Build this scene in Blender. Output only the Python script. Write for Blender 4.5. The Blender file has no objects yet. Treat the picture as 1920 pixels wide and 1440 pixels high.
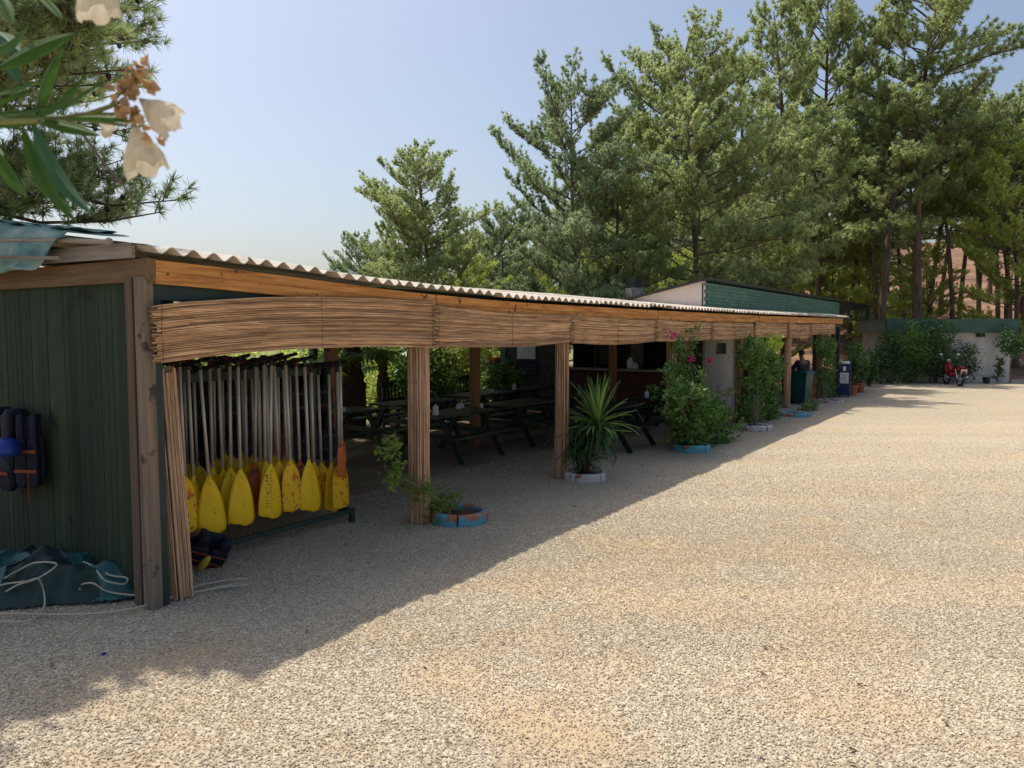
import bpy, bmesh, math, random
import numpy as np
from mathutils import Vector, Matrix, Euler

# ------------------------------------------------------------------ camera, sky, sun, exposure
random.seed(7)
RNG = np.random.default_rng(7)
SC = bpy.context.scene
COL = SC.collection
R = math.radians
H_CAM = 2.10
F_PX = 1443.0
HORIZON = 622.0
PITCH = math.atan((720.0 - HORIZON) / F_PX)

cam_d = bpy.data.cameras.new("camera")
cam = bpy.data.objects.new("camera", cam_d)
COL.objects.link(cam)
cam_d.sensor_width = 36.0
cam_d.lens = 36.0 * F_PX / 1920.0
cam_d.clip_end = 6000.0
cam_d.clip_start = 0.05
cam_d.dof.use_dof = True
cam_d.dof.focus_distance = 12.0
cam_d.dof.aperture_fstop = 8.0
cam.location = (0, 0, H_CAM)
cam.rotation_euler = (math.pi / 2 - PITCH, 0, 0)
SC.camera = cam

# frame of the long shelter: s runs along the front line of posts, t goes back into it
TH = math.atan2(0.831, 0.556)
U = np.array([math.cos(TH), math.sin(TH), 0.0])
N = np.array([-math.sin(TH), math.cos(TH), 0.0])

SUN_EL = R(61.5)
sun_dir = N[:2] * math.cos(R(11.5)) + U[:2] * math.sin(R(11.5))
SUN_AZ = math.atan2(sun_dir[0], sun_dir[1])      # clockwise from +Y
world = bpy.data.worlds.new("World")
SC.world = world
world.use_nodes = True
wn = world.node_tree
wn.nodes.clear()
sky = wn.nodes.new("ShaderNodeTexSky")
sky.sky_type = 'NISHITA'
sky.sun_disc = False
sky.sun_elevation = SUN_EL
sky.sun_rotation = SUN_AZ
sky.altitude = 0
sky.air_density = 1.0
sky.dust_density = 3.4
sky.ozone_density = 0.7
bg = wn.nodes.new("ShaderNodeBackground")
bg.inputs[1].default_value = 0.13
wo = wn.nodes.new("ShaderNodeOutputWorld")
wn.links.new(sky.outputs[0], bg.inputs[0])
wn.links.new(bg.outputs[0], wo.inputs[0])

sun_d = bpy.data.lights.new("sun", 'SUN')
sun_d.energy = 3.6
sun_d.angle = R(0.53)
sun_d.color = (1.0, 0.93, 0.82)
sun = bpy.data.objects.new("sun", sun_d)
COL.objects.link(sun)
sd = Vector((sun_dir[0] * math.cos(SUN_EL), sun_dir[1] * math.cos(SUN_EL), math.sin(SUN_EL)))
sun.rotation_euler = sd.to_track_quat('Z', 'Y').to_euler()
sun.location = (-10, 10, 30)

SC.view_settings.view_transform = 'Standard'
SC.view_settings.look = 'None'
SC.view_settings.exposure = 0.17
SC.view_settings.gamma = 1.0

# ------------------------------------------------------------------ measuring: photo pixel -> place
def ray(px, py):
    a = (px - 960.0) / F_PX
    b = (720.0 - py) / F_PX
    return np.array([a, math.cos(PITCH) + b * math.sin(PITCH), -math.sin(PITCH) + b * math.cos(PITCH)])
CAMP = np.array([0, 0, H_CAM])
def G(px, py, z=0.0):
    d = ray(px, py)
    return CAMP + d * ((z - H_CAM) / d[2])
def AY(px, py, Y):
    d = ray(px, py)
    return CAMP + d * (Y / d[1])
P1 = G(786, 980)
def st(p):
    r = np.asarray(p) - np.array([P1[0], P1[1], 0])
    return float(r @ U), float(r @ N)
def V(px, py, t):                    # meets the upright plane t = const: (s, z)
    d = ray(px, py)
    k = (t - (CAMP - np.array([P1[0], P1[1], 0])) @ N) / (d @ N)
    p = CAMP + d * k
    return st(p)[0], p[2]
def W(px, py, s):                    # meets the upright plane s = const: (t, z)
    d = ray(px, py)
    k = (s - (CAMP - np.array([P1[0], P1[1], 0])) @ U) / (d @ U)
    p = CAMP + d * k
    return st(p)[1], p[2]
def L(s, t, z=0.0):                  # shelter frame -> world
    return np.array([P1[0], P1[1], 0]) + U * s + N * t + np.array([0, 0, z])

# ------------------------------------------------------------------ mesh helpers
class MB:
    def __init__(self):
        self.v = []; self.l = []; self.sz = []; self.ti = []; self.n = 0
    def add(self, v, f, tint=None):
        v = np.asarray(v, dtype=float).reshape(-1, 3)
        for q in f:
            self.l.append(np.asarray(q) + self.n); self.sz.append(len(q))
            self.ti.append(random.random() if tint is None else tint)
        self.v.append(v); self.n += len(v)
        return self
    def addnp(self, v, F, tint):
        v = np.asarray(v).reshape(-1, 3); F = np.asarray(F)
        self.v.append(v); self.l.append((F + self.n).ravel())
        self.sz.extend([F.shape[1]] * len(F)); self.ti.extend(np.broadcast_to(tint, len(F)).tolist())
        self.n += len(v)
        return self
    def box(self, c, s, rot=None, tint=None):
        x, y, z = s[0] / 2, s[1] / 2, s[2] / 2
        v = np.array([[-x,-y,-z],[x,-y,-z],[x,y,-z],[-x,y,-z],[-x,-y,z],[x,-y,z],[x,y,z],[-x,y,z]])
        if rot is not None:
            v = v @ np.array(Euler(rot).to_matrix()).T
        return self.add(v + np.array(c), [(0,3,2,1),(4,5,6,7),(0,1,5,4),(1,2,6,5),(2,3,7,6),(3,0,4,7)], random.random() if tint is None else tint)
    def beam(self, p0, p1, w, h, tint=None):          # h along z-ish, w sideways
        p0 = np.array(p0, float); p1 = np.array(p1, float)
        d = p1 - p0; ln = np.linalg.norm(d); d = d / ln
        up = np.array([0, 0, 1.0]) if abs(d[2]) < 0.95 else np.array([0, 1.0, 0])
        sd_ = np.cross(d, up); sd_ /= np.linalg.norm(sd_); up = np.cross(sd_, d)
        v = []
        for p in (p0, p1):
            for a, b in ((-1,-1),(1,-1),(1,1),(-1,1)):
                v.append(p + sd_ * a * w / 2 + up * b * h / 2)
        return self.add(v, [(0,1,2,3),(7,6,5,4),(0,4,5,1),(1,5,6,2),(2,6,7,3),(3,7,4,0)], random.random() if tint is None else tint)
    def tube(self, pts, r, n=6, tint=None, cap=True):
        pts = np.asarray(pts, float); m = len(pts)
        r = np.broadcast_to(np.asarray(r, float), (m,))
        tg = np.gradient(pts, axis=0); tg /= (np.linalg.norm(tg, axis=1)[:, None] + 1e-9)
        ref = np.array([0, 0, 1.0]) if abs(tg[:, 2]).mean() < 0.8 else np.array([1.0, 0, 0])
        a = np.cross(tg, ref); a /= (np.linalg.norm(a, axis=1)[:, None] + 1e-9); b = np.cross(tg, a)
        an = np.arange(n) * 2 * math.pi / n
        v = pts[:, None, :] + r[:, None, None] * (a[:, None, :] * np.cos(an)[None, :, None] + b[:, None, :] * np.sin(an)[None, :, None])
        f = []
        for i in range(m - 1):
            for k in range(n):
                k2 = (k + 1) % n
                f.append((i*n+k, i*n+k2, (i+1)*n+k2, (i+1)*n+k))
        if cap:
            f.append(tuple(range(n))[::-1]); f.append(tuple((m-1)*n + k for k in range(n)))
        return self.add(v.reshape(-1, 3), f, random.random() if tint is None else tint)
    def lathe(self, prof, c=(0, 0, 0), n=20, tint=None):
        v = []; f = []
        for r_, z in prof:
            for k in range(n):
                v.append((c[0] + r_ * math.cos(2*math.pi*k/n), c[1] + r_ * math.sin(2*math.pi*k/n), c[2] + z))
        for i in range(len(prof) - 1):
            for k in range(n):
                k2 = (k + 1) % n
                f.append((i*n+k, i*n+k2, (i+1)*n+k2, (i+1)*n+k))
        return self.add(v, f, random.random() if tint is None else tint)
    def sphere(self, c, s, n=10, tint=None):
        s = np.broadcast_to(np.asarray(s, float), (3,))
        v = []; f = []
        for i in range(n // 2 + 1):
            a = math.pi * i / (n // 2)
            for k in range(n):
                b = 2 * math.pi * k / n
                v.append((c[0] + s[0]*math.sin(a)*math.cos(b), c[1] + s[1]*math.sin(a)*math.sin(b), c[2] + s[2]*math.cos(a)))
        for i in range(n // 2):
            for k in range(n):
                k2 = (k + 1) % n
                f.append((i*n+k, (i+1)*n+k, (i+1)*n+k2, i*n+k2))
        return self.add(v, f, random.random() if tint is None else tint)
    def rbox(self, c, s, p=0.45, n=16, tint=None):
        c = np.array(c); m0 = self.n; self.sphere((0, 0, 0), 1.0, n, tint); v = self.v[-1]
        self.v[-1] = np.sign(v) * np.abs(v) ** p * np.array(s) + c
        return self
    def mesh(self, name, mat, smooth=False):
        me = bpy.data.meshes.new(name)
        v = np.concatenate(self.v) if self.v else np.zeros((0, 3))
        lo = np.concatenate(self.l).astype(np.int32); sz = np.array(self.sz, dtype=np.int32)
        me.vertices.add(len(v)); me.vertices.foreach_set('co', v.astype(np.float32).ravel())
        me.loops.add(len(lo)); me.loops.foreach_set('vertex_index', lo)
        me.polygons.add(len(sz))
        me.polygons.foreach_set('loop_start', np.concatenate([[0], np.cumsum(sz)[:-1]]).astype(np.int32))
        at = me.attributes.new('tint', 'FLOAT', 'FACE')
        at.data.foreach_set('value', np.array(self.ti, dtype=np.float32))
        me.update(calc_edges=True)
        me.polygons.foreach_set('use_smooth', [smooth] * len(sz))
        me.materials.append(mat)
        return me

def tag(o, label=None, cat=None, group=None, kind=None):
    if label: o['label'] = label
    if cat: o['category'] = cat
    if group: o['group'] = group
    if kind: o['kind'] = kind
    return o
def obj(name, mb, mat, parent=None, smooth=False, bevel=0.0, loc=None, rotz=None):
    o = bpy.data.objects.new(name, mb.mesh(name, mat, smooth) if isinstance(mb, MB) else mb)
    COL.objects.link(o)
    if parent is not None: o.parent = parent
    if loc is not None: o.location = loc
    if rotz is not None: o.rotation_euler[2] = rotz
    if bevel:
        m = o.modifiers.new('bevel', 'BEVEL'); m.width = bevel; m.segments = 2; m.limit_method = 'ANGLE'
    return o
def thing(name, loc=(0, 0, 0), rotz=0.0, label=None, cat=None, group=None, scale=1.0):
    o = bpy.data.objects.new(name, None); COL.objects.link(o)
    o.empty_display_size = 0.2
    o.location = loc; o.rotation_euler = (0, 0, rotz)
    o.scale = (scale,) * 3 if np.isscalar(scale) else scale
    return tag(o, label, cat, group)
def dup(o, parent=None):
    c = o.copy(); COL.objects.link(c)
    if parent is not None: c.parent = parent
    for ch in list(o.children): dup(ch, c)
    return c

# ------------------------------------------------------------------ materials
def ramp(nt, cols, pos=None):
    r = nt.nodes.new('ShaderNodeValToRGB')
    e = r.color_ramp.elements
    while len(e) < len(cols): e.new(0.5)
    for i, c in enumerate(cols):
        e[i].position = pos[i] if pos else 0.3 + 0.4 * i / max(1, len(cols) - 1)
        e[i].color = (*c, 1)
    return r
def mk(name, cols, scale=(1, 1, 1), rough=0.7, bump=0.0, bscale=None, tint=0.0, metal=0.0, transl=0.0,
       detail=6.0, pos=None, spec=0.4, tcol=None, rot=(0, 0, 0), spots=None):
    m = bpy.data.materials.new(name); m.use_nodes = True
    nt = m.node_tree; nt.nodes.clear()
    out = nt.nodes.new('ShaderNodeOutputMaterial'); b = nt.nodes.new('ShaderNodeBsdfPrincipled')
    tc = nt.nodes.new('ShaderNodeTexCoord'); mp = nt.nodes.new('ShaderNodeMapping')
    mp.inputs['Scale'].default_value = scale; mp.inputs['Rotation'].default_value = rot
    nt.links.new(tc.outputs['Object'], mp.inputs[0])
    no = nt.nodes.new('ShaderNodeTexNoise'); no.inputs['Scale'].default_value = 1.0; no.inputs['Detail'].default_value = detail
    no.inputs['Roughness'].default_value = 0.65
    nt.links.new(mp.outputs[0], no.inputs[0])
    rp = ramp(nt, cols, pos); nt.links.new(no.outputs[0], rp.inputs[0])
    c = rp.outputs[0]
    if spots:                                     # (colour, scale, threshold)
        s2 = nt.nodes.new('ShaderNodeTexNoise'); s2.inputs['Scale'].default_value = spots[1]; s2.inputs['Detail'].default_value = 3
        nt.links.new(tc.outputs['Object'], s2.inputs[0])
        mr = nt.nodes.new('ShaderNodeMapRange'); mr.inputs[1].default_value = spots[2]; mr.inputs[2].default_value = spots[2] + 0.05
        nt.links.new(s2.outputs[0], mr.inputs[0])
        mx = nt.nodes.new('ShaderNodeMixRGB'); mx.inputs[2].default_value = (*spots[0], 1)
        nt.links.new(mr.outputs[0], mx.inputs[0]); nt.links.new(c, mx.inputs[1]); c = mx.outputs[0]
    if tint:
        at = nt.nodes.new('ShaderNodeAttribute'); at.attribute_name = 'tint'
        if tcol:
            mx = nt.nodes.new('ShaderNodeMixRGB'); mx.inputs[2].default_value = (*tcol, 1)
            m1 = nt.nodes.new('ShaderNodeMath'); m1.operation = 'MULTIPLY'; m1.inputs[1].default_value = tint
            nt.links.new(at.outputs['Fac'], m1.inputs[0]); nt.links.new(m1.outputs[0], mx.inputs[0])
            nt.links.new(c, mx.inputs[1]); c = mx.outputs[0]
        else:
            mr = nt.nodes.new('ShaderNodeMapRange'); mr.inputs[3].default_value = 1 - tint; mr.inputs[4].default_value = 1 + tint
            nt.links.new(at.outputs['Fac'], mr.inputs[0])
            hs = nt.nodes.new('ShaderNodeHueSaturation')
            nt.links.new(mr.outputs[0], hs.inputs['Value']); nt.links.new(c, hs.inputs['Color']); c = hs.outputs[0]
    nt.links.new(c, b.inputs['Base Color'])
    b.inputs['Roughness'].default_value = rough; b.inputs['Metallic'].default_value = metal
    b.inputs['Specular IOR Level'].default_value = spec
    if bump:
        bn = nt.nodes.new('ShaderNodeTexNoise'); bn.inputs['Scale'].default_value = 1.0; bn.inputs['Detail'].default_value = 5
        mp2 = nt.nodes.new('ShaderNodeMapping'); mp2.inputs['Scale'].default_value = bscale or tuple(3 * x for x in scale); mp2.inputs['Rotation'].default_value = rot
        nt.links.new(tc.outputs['Object'], mp2.inputs[0]); nt.links.new(mp2.outputs[0], bn.inputs[0])
        bp = nt.nodes.new('ShaderNodeBump'); bp.inputs['Strength'].default_value = bump; bp.inputs['Distance'].default_value = 0.01
        nt.links.new(bn.outputs[0], bp.inputs['Height']); nt.links.new(bp.outputs[0], b.inputs['Normal'])
    if transl:
        tr = nt.nodes.new('ShaderNodeBsdfTranslucent'); ms = nt.nodes.new('ShaderNodeMixShader'); ms.inputs[0].default_value = transl
        nt.links.new(c, tr.inputs[0]); nt.links.new(b.outputs[0], ms.inputs[1]); nt.links.new(tr.outputs[0], ms.inputs[2])
        nt.links.new(ms.outputs[0], out.inputs[0])
    else:
        nt.links.new(b.outputs[0], out.inputs[0])
    return m

M = {}
M['fascia'] = mk('fascia_wood', [(0.26,0.10,0.03),(0.60,0.255,0.065),(0.76,0.38,0.12)], (1.5,22,22), 0.7, 0.7, tint=0.25, spots=((0.14,0.06,0.025),11,0.66))
M['beam_n'] = mk('brown_beam', [(0.13,0.07,0.03),(0.28,0.165,0.08)], (30,1.2,30), 0.7, 0.5, tint=0.2)
M['greywood'] = mk('grey_wood', [(0.20,0.16,0.13),(0.42,0.35,0.29)], (25,1.5,25), 0.8, 0.6, tint=0.2)
M['greywood_v'] = mk('grey_wood_upright', [(0.10,0.075,0.05),(0.27,0.205,0.145)], (25,25,1.0), 0.8, 0.6, tint=0.25, spots=((0.06,0.04,0.03),5.0,0.62))
M['brownpost2'] = mk('weathered_brown_board', [(0.09,0.06,0.04),(0.20,0.14,0.10)], (25,25,1.0), 0.8, 0.5, tint=0.1)
M['brownpost'] = mk('brown_post', [(0.16,0.06,0.025),(0.34,0.15,0.06)], (18,18,0.8), 0.6, 0.4, tint=0.1)
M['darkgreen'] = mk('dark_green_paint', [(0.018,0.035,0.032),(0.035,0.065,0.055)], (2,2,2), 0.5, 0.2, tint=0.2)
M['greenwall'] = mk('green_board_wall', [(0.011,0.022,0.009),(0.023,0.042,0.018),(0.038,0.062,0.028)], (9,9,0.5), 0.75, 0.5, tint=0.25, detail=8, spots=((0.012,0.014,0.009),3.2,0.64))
M['reed'] = mk('reed', [(0.28,0.15,0.075),(0.58,0.35,0.185),(0.76,0.51,0.295)], (2.5,40,40), 0.75, 0.5, tint=0.48)
M['reed_v'] = mk('reed_upright', [(0.28,0.15,0.085),(0.52,0.32,0.19),(0.68,0.45,0.28)], (40,40,2.5), 0.7, 0.3, tint=0.36)
M['reedback'] = mk('reed_backing', [(0.05,0.03,0.018),(0.11,0.065,0.035)], (1.5,60,60), 0.8)
M['wire'] = mk('wire', [(0.03,0.025,0.02),(0.06,0.05,0.04)], (9,9,9), 0.6)
M['roof'] = mk('fibre_cement', [(0.50,0.44,0.36),(0.66,0.60,0.51)], (5,2,5), 0.85, 0.3, (60,60,60), tint=0.06, spots=((0.30,0.25,0.19),2.5,0.62))
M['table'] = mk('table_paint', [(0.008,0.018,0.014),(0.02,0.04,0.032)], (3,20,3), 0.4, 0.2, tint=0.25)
M['alu'] = mk('aluminium_shaft', [(0.50,0.45,0.38),(0.68,0.63,0.55)], (30,30,3), 0.5, 0.1, metal=0.25)
M['blade_y'] = mk('yellow_blade', [(0.88,0.42,0.006),(0.90,0.58,0.006),(0.93,0.66,0.012)], (7,7,4), 0.42, 0.1, spots=((0.42,0.13,0.02),16,0.66), tint=0.08)
M['blade_o'] = mk('worn_yellow_blade', [(0.86,0.48,0.008),(0.92,0.58,0.012)], (5,5,5), 0.42, 0.1, spots=((0.60,0.18,0.02),18,0.56), tint=0.08)
M['blade_r'] = mk('orange_red_blade', [(0.48,0.10,0.025),(0.60,0.16,0.03)], (5,5,5), 0.5, 0.1, spots=((0.13,0.04,0.03),5,0.60), tint=0.1)
M['black'] = mk('black_plastic', [(0.012,0.012,0.014),(0.03,0.03,0.03)], (9,9,9), 0.45)
M['grip_r'] = mk('dark_red_grip', [(0.10,0.02,0.015),(0.16,0.04,0.02)], (9,9,9), 0.45)
M['navy'] = mk('navy_neoprene', [(0.006,0.008,0.018),(0.014,0.017,0.035)], (6,6,6), 0.75, 0.4)
M['blue'] = mk('blue_plastic', [(0.01,0.03,0.22),(0.015,0.05,0.33)], (6,6,6), 0.4)
M['redcloth'] = mk('red_cloth', [(0.22,0.02,0.02),(0.42,0.05,0.035)], (9,9,9), 0.8, 0.3)
M['orangecloth'] = mk('orange_cloth', [(0.24,0.05,0.025),(0.38,0.09,0.04)], (9,9,9), 0.8, 0.3)
M['greycloth'] = mk('grey_cloth', [(0.12,0.12,0.13),(0.25,0.25,0.26)], (9,9,9), 0.8, 0.3)
M['yellow'] = mk('yellow_plastic', [(0.55,0.38,0.03),(0.68,0.50,0.05)], (9,9,9), 0.5, 0.2)
M['tarp_teal'] = mk('teal_tarpaulin', [(0.012,0.05,0.055),(0.02,0.10,0.10),(0.04,0.15,0.14)], (2.5,2.5,2.5), 0.45, 0.5, (14,14,14), tint=0.25)
M['tarp_dark'] = mk('dark_tarpaulin', [(0.010,0.026,0.022),(0.03,0.062,0.052)], (2.5,2.5,2.5), 0.75, 0.5, (14,14,14), tint=0.25)
M['tarp_pale'] = mk('faded_green_tarpaulin', [(0.05,0.15,0.14),(0.20,0.34,0.31),(0.42,0.52,0.48)], (1.5,2.5,6), 0.6, 0.5, (12,12,12), tint=0.15)
M['rope'] = mk('rope', [(0.48,0.43,0.33),(0.68,0.61,0.48)], (60,60,60), 0.85, 0.5)
M['white'] = mk('white_plaster', [(0.40,0.37,0.33),(0.64,0.60,0.56),(0.72,0.68,0.64)], (1.2,1.2,0.5), 0.85, 0.2, (30,30,30))
M['whitep'] = mk('white_plastic', [(0.70,0.70,0.68),(0.80,0.80,0.78)], (4,4,4), 0.4)
M['dullwhite'] = mk('dull_white_plaster', [(0.36,0.35,0.31),(0.48,0.46,0.42)], (1.5,1.5,1.5), 0.85, 0.2, (30,30,30))
M['gable'] = mk('pinkish_plaster', [(0.74,0.60,0.53),(0.84,0.72,0.66)], (1.2,1.2,1.2), 0.85, 0.2, (30,30,30))
M['shingle'] = mk('green_cladding', [(0.065,0.165,0.11),(0.10,0.235,0.155)], (3,3,3), 0.55, 0.2, tint=0.16)
M['greenroof'] = mk('green_roof_sheet', [(0.035,0.09,0.07),(0.055,0.135,0.105)], (2,2,2), 0.45, 0.2, tint=0.15)
M['stone'] = mk('dark_stone_wall', [(0.02,0.02,0.02),(0.06,0.055,0.05),(0.10,0.09,0.08)], (6,6,9), 0.85, 0.7)
M['brick'] = mk('dark_red_panel', [(0.06,0.02,0.012),(0.12,0.04,0.022)], (4,4,14), 0.7, 0.3)
M['concrete'] = mk('concrete', [(0.22,0.21,0.19),(0.36,0.34,0.31)], (4,4,4), 0.9, 0.4, (40,40,40))
M['terracotta'] = mk('terracotta', [(0.30,0.09,0.05),(0.42,0.15,0.085)], (6,6,6), 0.8, 0.2)
M['soil'] = mk('soil', [(0.05,0.03,0.018),(0.11,0.07,0.04)], (15,15,15), 0.95, 0.8, (60,60,60))
M['planter_b'] = mk('blue_kerb_block', [(0.10,0.32,0.40),(0.16,0.42,0.50)], (5,5,5), 0.8, 0.3, (50,50,50), spots=((0.42,0.17,0.10),7,0.57))
M['planter_br'] = mk('red_and_blue_kerb_block', [(0.10,0.32,0.40),(0.16,0.42,0.50)], (5,5,5), 0.8, 0.3, (50,50,50), spots=((0.46,0.17,0.11),6,0.49))
M['planter_w'] = mk('white_kerb_block', [(0.50,0.44,0.40),(0.66,0.61,0.57)], (5,5,5), 0.8, 0.3, (50,50,50), spots=((0.42,0.15,0.11),8,0.57))
M['bin'] = mk('green_bin_plastic', [(0.006,0.05,0.045),(0.012,0.085,0.072)], (3,3,3), 0.4)
M['bark'] = mk('pine_bark', [(0.05,0.038,0.03),(0.13,0.088,0.066),(0.22,0.135,0.095)], (9,9,2.5), 0.9, 0.8, (20,20,8))
M['twig'] = mk('twig', [(0.10,0.08,0.06),(0.20,0.16,0.13)], (9,9,9), 0.9)
M['palmbark'] = mk('palm_bark', [(0.035,0.022,0.015),(0.12,0.075,0.05)], (10,10,12), 0.95, 1.0, (20,20,30))
M['needle'] = mk('pine_needles', [(0.30,0.37,0.15),(0.43,0.51,0.22),(0.55,0.61,0.31)], (0.7,0.7,0.7), 0.6, tint=0.35, transl=0.66, detail=3)
M['needle_d'] = mk('dark_pine_needles', [(0.22,0.30,0.15),(0.33,0.42,0.22),(0.44,0.53,0.30)], (0.7,0.7,0.7), 0.6, tint=0.35, transl=0.63, detail=3)
M['needle_n'] = mk('grey_green_needles', [(0.24,0.32,0.13),(0.36,0.45,0.20),(0.48,0.55,0.28)], (1.2,1.2,1.2), 0.55, tint=0.4, transl=0.42, detail=3, tcol=None)
M['leaf_y'] = mk('light_green_leaves', [(0.42,0.50,0.11),(0.58,0.66,0.18),(0.70,0.75,0.28)], (1.1,1.1,1.1), 0.55, tint=0.3, transl=0.6, detail=3)
M['leaf_g'] = mk('green_leaves', [(0.075,0.16,0.03),(0.13,0.25,0.05),(0.20,0.32,0.08)], (2,2,2), 0.45, tint=0.35, transl=0.3, detail=3)
M['leaf_d'] = mk('dark_green_leaves', [(0.04,0.095,0.026),(0.07,0.15,0.042),(0.11,0.20,0.06)], (2,2,2), 0.45, tint=0.3, transl=0.25, detail=3)
M['leaf_lime'] = mk('lime_leaves', [(0.45,0.60,0.06),(0.58,0.70,0.12)], (4,4,4), 0.45, tint=0.2, transl=0.4)
M['yucca'] = mk('yucca_leaf', [(0.09,0.19,0.04),(0.18,0.32,0.07),(0.30,0.42,0.13)], (3,3,3), 0.45, tint=0.35, transl=0.3)
M['olea'] = mk('oleander_leaf', [(0.05,0.12,0.02),(0.085,0.18,0.032)], (14,14,14), 0.6, tint=0.2, transl=0.3, spec=0.15)
M['olea_b'] = mk('oleander_leaf_pale_side', [(0.045,0.12,0.06),(0.07,0.165,0.085)], (14,14,14), 0.6, tint=0.15, transl=0.25, spec=0.15)
M['oleastem'] = mk('oleander_stem', [(0.11,0.14,0.04),(0.19,0.22,0.08)], (14,14,14), 0.6)
M['petal'] = mk('cream_petal', [(0.60,0.49,0.33),(0.78,0.71,0.57),(0.84,0.79,0.67)], (60,60,25), 0.7, 0.6, transl=0.5)
M['withered'] = mk('withered_petal', [(0.46,0.27,0.11),(0.66,0.47,0.27)], (60,60,60), 0.8, transl=0.25, tint=0.3)
M['pink'] = mk('pink_flower', [(0.50,0.03,0.14),(0.70,0.07,0.25)], (9,9,9), 0.6, transl=0.3, tint=0.2)
M['conem'] = mk('pine_cone', [(0.02,0.013,0.01),(0.06,0.035,0.025)], (30,30,30), 0.9)
M['skin'] = mk('skin', [(0.16,0.08,0.05),(0.20,0.11,0.07)], (5,5,5), 0.6)
M['metal_d'] = mk('dark_metal', [(0.03,0.03,0.03),(0.07,0.07,0.07)], (9,9,9), 0.4, metal=0.6)
M['chrome'] = mk('chrome', [(0.55,0.55,0.55),(0.7,0.7,0.7)], (9,9,9), 0.25, metal=0.9)
M['redpaint'] = mk('red_paint', [(0.22,0.008,0.012),(0.34,0.015,0.018)], (9,9,9), 0.25)
M['woodtop'] = mk('orange_wood', [(0.24,0.09,0.035),(0.42,0.18,0.07)], (3,20,20), 0.5, 0.2, tint=0.2)
M['glass'] = mk('dark_glass', [(0.02,0.025,0.03),(0.04,0.045,0.05)], (3,3,3), 0.1)
M['paper'] = mk('paper', [(0.60,0.60,0.58),(0.72,0.72,0.70)], (9,9,9), 0.8)
M['umbr'] = mk('orange_canvas', [(0.50,0.20,0.02),(0.62,0.28,0.04)], (9,9,9), 0.7, transl=0.2)

# ground: gravel with ochre dust
def patch_value(nt, vec):
    n_ = nt.nodes.new('ShaderNodeTexNoise'); n_.inputs['Scale'].default_value = 0.75; n_.inputs['Detail'].default_value = 7; n_.inputs['Roughness'].default_value = 0.6
    nt.links.new(vec, n_.inputs['Vector']); cur = n_.outputs[0]
    for c, r_, a in ((G(1120, 1110), 1.1, .13), (G(1000, 1370), .42, .20), (G(1400, 1040), 1.3, .10), (G(820, 1290), .45, .13), (G(1600, 1180), .9, .07), (G(1150, 1250), .5, .10)):
        v_ = nt.nodes.new('ShaderNodeVectorMath'); v_.operation = 'DISTANCE'; v_.inputs[1].default_value = tuple(c); nt.links.new(vec, v_.inputs[0])
        m_ = nt.nodes.new('ShaderNodeMapRange'); m_.interpolation_type = 'SMOOTHSTEP'; m_.inputs[1].default_value = 0.0; m_.inputs[2].default_value = r_ * 1.5; m_.inputs[3].default_value = a; m_.inputs[4].default_value = 0.0
        nt.links.new(v_.outputs['Value'], m_.inputs[0])
        d_ = nt.nodes.new('ShaderNodeMath'); d_.operation = 'ADD'; nt.links.new(cur, d_.inputs[0]); nt.links.new(m_.outputs[0], d_.inputs[1]); cur = d_.outputs[0]
    return cur
def band_value(nt, vec):
    mp = nt.nodes.new('ShaderNodeMapping'); mp.inputs['Rotation'].default_value = (0, 0, -TH); mp.inputs['Scale'].default_value = (0.12, 0.9, 1)
    nt.links.new(vec, mp.inputs[0]); n_ = nt.nodes.new('ShaderNodeTexNoise'); n_.inputs['Scale'].default_value = 1.0; n_.inputs['Detail'].default_value = 4
    nt.links.new(mp.outputs[0], n_.inputs['Vector']); m_ = nt.nodes.new('ShaderNodeMapRange'); m_.inputs[1].default_value = 0.35; m_.inputs[2].default_value = 0.65; m_.inputs[3].default_value = 0.91; m_.inputs[4].default_value = 1.03
    nt.links.new(n_.outputs[0], m_.inputs[0]); return m_.outputs[0]
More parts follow.
